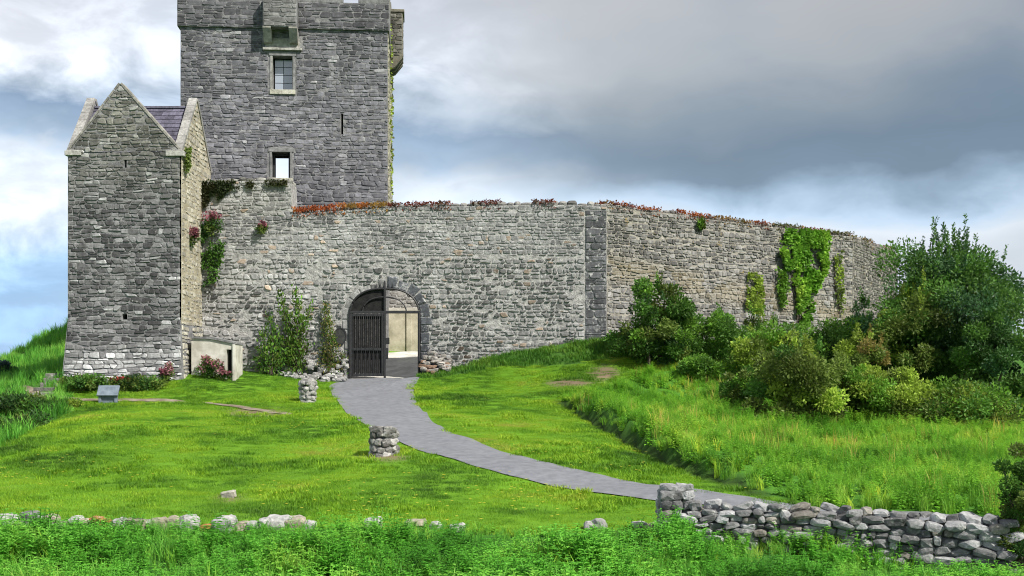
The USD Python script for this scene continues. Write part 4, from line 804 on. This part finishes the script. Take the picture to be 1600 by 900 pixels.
# two upright shrubs on the wall left of the gate
def spray(name, label, base, tips, seed, pal, ln=.15, n=90, catg='shrub'):
    r = np.random.default_rng(seed); t = thing(name, label, catg); st, parts = [], []
    for tip in tips:
        tip = np.asarray(tip, float); mid_ = (base + tip) / 2 + np.r_[r.normal(0, .1, 2), .15]; s = np.linspace(0, 1, 7)[:, None]; curve = (1 - s)**2 * base + 2 * s * (1 - s) * mid_ + s**2 * tip
        st.append(tube(curve, np.linspace(.03, .006, 7), 5)); m = int(n * np.linalg.norm(tip - base)); u = r.uniform(.12, 1.03, m)[:, None]; c = (1 - u)**2 * base + 2 * u * (1 - u) * mid_ + u**2 * tip + r.normal(0, .17, (m, 3)) * (1.15 - .7 * u) * [1, .6, 1]
        d = (tip - base) / np.linalg.norm(tip - base) + r.normal(0, .6, (m, 3)); L = ln * r.uniform(.6, 1.3, m); v, f = leaves(c, d, r.normal(size=(m, 3)), L, L * .42)
        parts.append((v, f, np.repeat(np.array(pal)[r.integers(0, len(pal), m)] * r.uniform(.7, 1.3, (m, 1)), 4, 0)))
    v, f = cat([p[:2] for p in parts]); obj('foliage', (v, f), M_leaf, t, tone=np.vstack([p[2] for p in parts])); obj('stem', cat(st), M_bark, t)
def wp(px, py, D=47.5): return at(px, py, D)
spray('wall_shrub', 'tall leafy shrub trained up the wall left of the gate', gp_(462, 47.4), [wp(438, 458), wp(462, 455), wp(484, 478), wp(450, 490), wp(474, 500), wp(456, 520), wp(482, 540), wp(446, 535), wp(468, 470)], 131, [MD, BR, OL, (.08, .12, .02)], n=85)
spray('wall_shrub', 'shorter dark shrub at the wall between the outhouse and the rockery', gp_(424, 47.2), [wp(410, 520), wp(420, 495), wp(440, 530), wp(398, 560), wp(405, 545), wp(450, 550), wp(430, 515), wp(448, 560), wp(402, 575)], 132, [DK, MD, OL, BR], n=120)
spray('climber', 'thin climbing plant on the wall beside the oval plaque', gp_(516, 47.5), [wp(510, 478, 47.8), wp(514, 500, 47.8), wp(520, 530, 47.8), wp(535, 556, 47.7), wp(508, 550, 47.8)], 133, [MD, OL, RU], .11, 190, 'climber')
# pink flowering clumps on the walls and in the beds
def valerian(label, c, size, seed, n=650, nf=300, pink=((.34, .13, .16), (.42, .21, .23), (.25, .08, .11)), hang=0.0, group=None):
    r = np.random.default_rng(seed); t = thing('flowering_plant', label, 'flowers', group); c = np.asarray(c, float); size = np.asarray(size, float)
    k = 14; q = r.normal(size=(k, 3)); q /= np.linalg.norm(q, axis=1, keepdims=True); q *= r.random((k, 1))**.5 * .8; cen = c + q * size; rad = np.tile(size * .38, (k, 1))
    pal = np.array([MD, DK, OL]); v, f, tn = crown(r, cen - [0, 0, hang], rad, n, .09, pal[r.integers(0, 3, k)]); obj('foliage', (v, f), M_leaf, t, tone=tn)
    top = cen[np.argsort(-cen[:, 2])[:8]] + [0, -.06, size[2] * .18]; pk = np.array(pink); v, f, tn = crown(r, top, np.tile(size * .3, (8, 1)), nf, .07, pk[r.integers(0, len(pk), 8)], aspect=.9); obj('flowers', (v, f), M_flower, t, tone=tn)
valerian('large pink flowering clump high in the angle of the wall and building', at(332, 345, 47.7), (.52, .3, .45), 141, hang=.12)
valerian('pink flowers on the cream side wall of the gabled building', at(298, 372, 46.2), (.30, .22, .5), 142, nf=600)
valerian('small red flowering tuft near the top of the wall', at(408, 355, 47.85), (.3, .2, .25), 143, 400, 240)
valerian('pink flowering plant in front of the outhouse', at(327, 575, 45.2), (.55, .3, .48), 144, 1200, 420)
valerian('reddish flowers at the outhouse doorway', at(349, 584, 45.2), (.3, .2, .25), 145, 500, 300)
valerian('red flowers at the right foot of the gabled building', at(262, 585, 44.4), (.35, .25, .4), 146, 700, 380)
valerian('faint pink flowers high on the cream side wall', at(291, 262, 45.9), (.14, .12, .42), 147, 120, 260)
valerian('red and orange flowers in the bed below the gabled building', at(190, 598, 44.2), (.6, .25, .22), 148, 500, 260, ((.40, .12, .05), (.5, .2, .06), (.35, .05, .05)))
# ivy and other growth spread over wall faces
def ivy(name, label, fr, shape, n, ln, pal, seed, thick=.22, catg='ivy', m=None, stems=6, n0=.05, thr=.42):
    r = np.random.default_rng(seed); t = thing(name, label, catg); u0, v0, u1, v1 = shape.bounds; P_ = np.zeros((0, 2))
    while len(P_) < n:
        q = np.c_[r.uniform(u0, u1, n), r.uniform(v0, v1, n)]; q = q[shapely.contains_xy(shape, q[:, 0], q[:, 1])]; q = q[meshkit.fbm(np.c_[q * 2.1, np.full(len(q), seed)], 3, seed) + r.normal(0, .06, len(q)) > thr]; P_ = np.vstack([P_, q])
    P_ = P_[:n]; d = thick * meshkit.fbm(np.c_[P_ * 1.4, np.full(n, seed + .5)], 2, seed + 3) * r.uniform(.3, 1.2, n) + n0
    c = fr(np.c_[P_, d]); out = fr.N * .6 + r.normal(0, .5, (n, 3)) + [0, 0, -.35]; L = ln * r.uniform(.6, 1.3, n); v, f = leaves(c, out, r.normal(size=(n, 3)), L, L * .8)
    k = (meshkit.fbm(np.c_[P_ * 1.1, np.full(n, seed + 2)], 3, seed + 8) * len(pal) * 1.3 - .15 * len(pal)).astype(int).clip(0, len(pal) - 1); obj('foliage', (v, f), m or M_ivy, t, tone=np.repeat(np.array(pal)[k] * r.uniform(.75, 1.25, (n, 1)), 4, 0))
    if stems:
        st = []
        for i in range(stems):
            a = np.array([r.uniform(u0 * .6 + u1 * .4, u0 * .4 + u1 * .6), v0]); s = np.linspace(0, 1, 7)[:, None]; e = np.array([r.uniform(u0, u1), r.uniform(v0 * .4 + v1 * .6, v1)]); p = a * (1 - s) + e * s + np.c_[.1 * np.sin(s * 7 + i), 0 * s]
            st.append(tube(fr(np.c_[p, np.full(7, .035)]), np.linspace(.03, .008, 7), 5))
        obj('stem', cat(st), M_bark, t)
IV = [(.12, .28, .028), (.17, .36, .036), (.23, .42, .045), (.30, .45, .06)]
pB = lambda *pts: Polygon([WB.uv(*p) for p in pts])
ivy('ivy', 'large bright green ivy hanging on the buff wall', WB, pB((1216, 357), (1290, 362), (1288, 420), (1270, 455), (1262, 510), (1242, 510), (1240, 455), (1225, 430), (1214, 395)), 5600, .16, IV, 151, .3, thr=.46)
ivy('ivy', 'thin yellowish ivy strand left of the large ivy', WB, pB((1208, 420), (1224, 420), (1230, 480), (1216, 480)), 420, .14, [YG, BR], 152, .2, stems=2)
ivy('ivy', 'yellow green creeper on the buff wall above the olive shrub', WB, pB((1165, 425), (1186, 425), (1190, 480), (1162, 480)), 560, .14, [YG, (.2, .2, .04)], 153, .2, stems=2)
ivy('ivy', 'tiny fern tuft near the top of the buff wall', WB, pB((1084, 345), (1096, 340), (1098, 356), (1088, 358)), 220, .12, [OL, BR], 154, .2, stems=0)
ivy('ivy', 'ochre creeper near the far corner of the buff wall', WB, pB((1300, 400), (1312, 390), (1316, 490), (1304, 490)), 380, .13, [YG, OL, RU], 155, .2, stems=2)
pA = lambda *pts: Polygon([WA.uv(*p) for p in pts])
ivy('moss_growth', 'dark green growth hanging in the corner under the pink clump', WA, pA((316, 350), (350, 355), (352, 385), (340, 440), (318, 448)), 900, .11, [DK, MD, OL], 156, .3, 'plants', stems=2)
ivy('moss_growth', 'dark mossy fringe under the top of the raised wall beside the tower', WA, pA((316, 283), (450, 281), (448, 290), (360, 296), (340, 318), (316, 325)), 2600, .08, [(.07, .08, .03), (.04, .06, .02), (.06, .065, .025), (.09, .09, .04)], 157, .12, 'plants', stems=0, thr=.36)
ivy('moss_growth', 'yellow green weeds on the corner of the gabled building below its gable', GS, Polygon([GS.uv(p, q) for p, q in ((284, 232), (292, 230), (292, 262), (285, 270))]), 420, .09, [YG, OL], 158, .15, 'plants', stems=0)
ivy('moss_growth', 'climbing weeds up the right edge of the tower', TS, Polygon([(.3, zat(330, 53)), (5, zat(330, 53)), (6, zat(60, 53)), (1, zat(20, 53))]), 240, .13, [OL, YG, (.12, .13, .05)], 159, .1, 'plants', stems=0)
# red and ochre growth along the wall tops
def fringe(label, fr, line, n, pal, seed, n_off=(-.95, .12), ln=.09, hz=.14, thr=.42):
    r = np.random.default_rng(seed); ls = LineString(line); P_ = np.array([ls.interpolate(s).coords[0] for s in r.uniform(0, ls.length, n * 2)]); P_ = P_[meshkit.fbm(np.c_[P_[:, 0] * .9, P_[:, 0] * 0 + seed, P_[:, 0] * 0], 3, seed) > thr][:n]; n = len(P_)
    c = fr(np.c_[P_[:, 0], P_[:, 1] + r.random(n)**1.5 * hz + .05 - .22 * (r.random(n) < .25), r.uniform(*n_off, n)]); d = r.normal(0, .5, (n, 3)) + [0, 0, .6]; L = ln * r.uniform(.6, 1.4, n); v, f = leaves(c, d, r.normal(size=(n, 3)), L, L * .6)
    k = (meshkit.fbm(np.c_[P_[:, 0] * .8, P_[:, 0] * 0, P_[:, 0] * 0 + seed], 2, seed + 4) * len(pal) * 1.4 - .2 * len(pal)).astype(int).clip(0, len(pal) - 1)
    obj('wall_top_plants', (v, f), M_flower, tone=np.repeat(np.array(pal)[k] * r.uniform(.7, 1.3, (n, 1)), 4, 0), label=label, cat='plants', kind='stuff')
RED = [(.20, .045, .02), (.30, .09, .03), (.14, .05, .04), (.24, .14, .04), (.10, .10, .035)]
fringe('rusty red stonecrop along the wall top in front of the tower', WA, top_A[5:8], 3600, [(.28, .07, .02), (.34, .12, .025), (.24, .14, .03)], 161, hz=.2, thr=.2)
fringe('brown and red plants along the wall top right of the tower', WA, top_A[:6], 2600, [(.05, .05, .03), (.16, .045, .03), (.10, .05, .03), (.2, .06, .03)], 162, thr=.36)
fringe('reddish plants along the top of the buff wall', WB, topB, 6500, RED, 163, thr=.3)
fringe('ochre weeds along the top of the far wall end', WC, topC, 1500, [(.2, .12, .04), (.16, .15, .05), (.1, .1, .03)], 164)

# ------------------------------------------------------------------ grass
def blades(r, n, spread, h, w, lean, tones, segs=2):
    a = r.uniform(0, 2 * np.pi, n); rad = spread * np.sqrt(r.random(n)); b = np.c_[np.cos(a) * rad, np.sin(a) * rad, np.full(n, -.03)]
    d = r.uniform(0, 2 * np.pi, n); hh = h * r.uniform(.45, 1.1, n); ln = lean * hh * r.uniform(.2, 1.2, n); dv = np.c_[np.cos(d), np.sin(d), 0 * d]; s = np.c_[-np.sin(d), np.cos(d), 0 * d] * (w * r.uniform(.6, 1.2, n) / 2)[:, None]
    t = np.asarray(tones)[r.integers(0, len(tones), n)] * r.uniform(.8, 1.2, (n, 1))
    if segs == 1:
        v = np.stack([b - s, b + s, b + dv * ln[:, None] + np.c_[0 * d, 0 * d, hh]], 1); k = np.arange(n)[:, None] * 3; return v.reshape(-1, 3), (k + [[0, 1, 2]]).reshape(-1, 3), np.repeat(t, 3, 0)
    m = b + dv * (ln * .3)[:, None] + np.c_[0 * d, 0 * d, hh * .6]; e = b + dv * ln[:, None] + np.c_[0 * d, 0 * d, hh]
    v = np.stack([b - s, b + s, m - s * .8, m + s * .8, e], 1); k = np.arange(n)[:, None] * 5; f = np.hstack([k + [[0, 1, 3]], k + [[0, 3, 2]], k + [[2, 3, 4]]]).reshape(-1, 3)
    return v.reshape(-1, 3), f, np.repeat(t, 5, 0)
def scatter(name, label, protos, m, pts, scales, seed, which=None):
    r = np.random.default_rng(seed); path = numbered('/World', name); pi = UsdGeom.PointInstancer.Define(stage, path); rel = pi.CreatePrototypesRel()
    for k, (v, f, t) in enumerate(protos):
        g = usdkit.mesh(stage, f'{path}/tuft_{k:03d}' if k else f'{path}/tuft', (v, f), m); UsdGeom.PrimvarsAPI(g).CreatePrimvar('tone', Sdf.ValueTypeNames.Color3fArray, 'vertex').Set(Vt.Vec3fArray.FromNumpy(np.ascontiguousarray(t, np.float32))); rel.AddTarget(g.GetPath())
    n = len(pts); a = r.uniform(0, np.pi * 2, n); pi.CreatePositionsAttr(Vt.Vec3fArray.FromNumpy(pts.astype(np.float32)))
    pi.CreateProtoIndicesAttr(Vt.IntArray.FromNumpy((r.integers(0, len(protos), n) if which is None else which).astype(np.int32))); pi.CreateOrientationsAttr(Vt.QuathArray([Gf.Quath(float(math.cos(x / 2)), 0, 0, float(math.sin(x / 2))) for x in a]))
    s = np.asarray(scales)[:, None] * np.ones((1, 3)); pi.CreateScalesAttr(Vt.Vec3fArray.FromNumpy(s.astype(np.float32))); data(pi.GetPrim(), label, 'grass', kind='stuff')
rg = np.random.default_rng(200)
free = shapely.union_all([bank_line.buffer(.07), drive_poly.buffer(-.03), foot_poly, court_poly, sbox(GF.o[0] - .1, 45 - .15, GF.o[0] + GW + .1, 50), sbox(-12.2, 47.9, 3.7, 64)])
def spots(n, y0, y1, want, pad=130):
    y = np.sqrt(rg.uniform(y0**2, y1**2, n)); x = rg.uniform(-1, 1, n) * (800 + pad) / F * y; c, px, py = classify(x, y)
    k = np.isin(c, want) & ~shapely.contains_xy(free, x, y)
    for dx, dy, rx, ry in dirt_px: k &= ~((np.hypot((px - dx) / rx, (py - dy) / ry) < .9) & (rg.random(n) < .8) & (y < 52) & (y > 15))
    x, y = x[k], y[k]; return np.c_[x, y, Hq(x, y)], px[k], py[k]
TN = [(1, 1, 1), (.85, .95, .9), (1.15, 1.05, 1), (.7, .8, .8)]
lawn_p = [blades(rg, 260, .34, .06, .012, .7, TN, 1) for _ in range(4)]
p, px, py = spots(30000, 19, 48, [0]); scatter('lawn', 'close mown bright green grass of the castle lawn', lawn_p, M_lawn, p, .45 + 1.1 * meshkit.fbm(p * .9, 3, 3)**1.5, 201)
lawn_t = [blades(rg, 60, .16, .13, .013, .9, [(.75, .85, .8), (1, 1, 1), (1.2, 1.1, 1)]) for _ in range(3)]
p, px, py = spots(16000, 19, 46, [0]); k = meshkit.fbm(p * .55, 3, 33) + .25 * meshkit.fbm(p * 2.5, 2, 34) > .66; scatter('lawn_tufts', 'longer grass tufts growing in patches over the lawn', lawn_t, M_lawn, p[k], rg.uniform(.6, 1.2, k.sum()), 207)
tall_p = [blades(rg, 44, .17, .46, .018, .65, TN) for _ in range(4)] + [blades(rg, 30, .14, .62, .011, .8, [(1.3, 1.15, 1.3), (1.6, 1.3, 1.6), (1, 1, 1)]) for _ in range(2)]
def weed(r):
    c = np.array([0, 0, .0]); parts = []
    for k in range(9):
        a = r.uniform(0, 2 * np.pi); L = r.uniform(.35, .66); s = np.linspace(.15, 1, 9)[:, None]; st = np.c_[np.cos(a) * s * L * .6, np.sin(a) * s * L * .6, np.sin(s * 1.9) * L]
        for sg in (-1, 1):
            d = np.c_[-np.sin(a) * sg + .5 * np.cos(a) + 0 * s, np.cos(a) * sg + .5 * np.sin(a) + 0 * s, .1 + 0 * s]; ln = (.16 * (1.15 - s[:, 0])); v, f = leaves(st, d, np.tile([0, 0, 1.0], (9, 1)), ln, ln * .5); parts.append((v, f))
    v, f = cat(parts); return v, f, np.tile(np.array([1.05, 1.12, 1.0]), (len(v), 1)) * np.repeat(r.uniform(.8, 1.25, (len(v) // 4, 1)), 4, 0)
STRAW = [(2.0, .95, 1.8), (1.7, 1.0, 1.4), (2.4, .85, 2.4)]
stalk_p = [blades(rg, 16, .2, .72, .014, .45, STRAW) for _ in range(3)]
def nettle(r):
    parts = []
    for k in range(5):
        x, y = r.normal(0, .12, 2); hgt = r.uniform(.35, .7); lx, ly = r.normal(0, .12, 2); z = np.repeat(np.linspace(.12, 1, 8), 2); a = np.repeat(np.arange(8) * 1.57 + r.uniform(0, 3), 2) + np.tile([0, np.pi], 8)
        ln = .17 * (1.15 - .75 * z); v, f = leaves(np.c_[x + lx * z * z, y + ly * z * z, z * hgt], np.c_[np.cos(a), np.sin(a), .35 - .5 * (z < .6)], np.tile([0, 0, 1.0], (16, 1)), ln, ln * .62); parts.append((v, f)); parts.append(tube([(x, y, 0), (x + lx * .3, y + ly * .3, hgt * .55), (x + lx, y + ly, hgt)], .006, 3))
    v, f = cat(parts); return v, f, np.tile(np.array([.9, .98, .8]), (len(v), 1)) * r.uniform(.8, 1.3, (len(v), 1))
tall_p += [weed(rg) for _ in range(2)] + [nettle(rg) for _ in range(3)] + [blades(rg, 22, .12, .55, .026, .9, [(1.25, 1.0, .8), (1.6, 1.15, .8)])]
p, px, py = spots(6500, 10, 19.6, [2], 80); clump = meshkit.fbm(p * .9, 3, 9)
k = rg.random(len(p)) < np.clip(1.6 * clump, .3, 1); p, clump = p[k], clump[k]
front = (p[:, 1] > 17.6) & (p[:, 0] < 2.2)
scatter('tall_grass', 'lush tall grass and weeds in the foreground below the walls', tall_p, M_tall, p, np.where(front, .36, np.where(p[:, 0] > 2.6, .62, .84)) * (.3 + 1.3 * clump**1.2), 202)
p, px, py = spots(26000, 19, 58, [1]); clump = meshkit.fbm(p * .8, 3, 12); scatter('meadow_grass', 'long bright green meadow grass right of the drive', tall_p, M_meadow, p, (.3 + .95 * clump) * .72, 203)
k = (meshkit.fbm(p * .45, 3, 40) > .57) & (rg.random(len(p)) < .1); scatter('seed_heads', 'straw coloured flowering grass stalks in patches of the meadow', stalk_p, M_meadow, p[k], rg.uniform(.5, 1.0, k.sum()), 208)
bank_p = [blades(rg, 50, .2, .20, .016, .8, TN) for _ in range(3)]
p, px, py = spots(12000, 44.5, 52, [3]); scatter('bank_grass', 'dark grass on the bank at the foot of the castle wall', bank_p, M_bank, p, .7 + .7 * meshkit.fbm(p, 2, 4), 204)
p, px, py = spots(14000, 28, 74, [4], 60); k = px < 170; scatter('rough_grass', 'rough green grass on the hill left of the castle', bank_p + tall_p[:2], M_tall, p[k], .8 + .8 * meshkit.fbm(p[k], 2, 6), 205)
# small yellow flowers in the lawn
fl_v = [(leaves(np.zeros((6, 3)) + [0, 0, .07], np.c_[np.cos(np.arange(6) * 1.05), np.sin(np.arange(6) * 1.05), np.full(6, .4)], np.tile([0, 0, 1.0], (6, 1)), np.full(6, .035), np.full(6, .025)) + (np.tile([1, 1, 1], (24, 1)),))]
M_butter = mat('buttercup', {'p': ('principled_bsdf', {'base_color': (.62, .55, .06), 'roughness': .6})})
p, px, py = spots(2600, 19.5, 44, [0]); k = meshkit.fbm(p * .35, 3, 20) > .5; scatter('lawn_flowers', 'tiny yellow flowers scattered through the lawn', fl_v, M_butter, p[k], np.ones(k.sum()), 206)
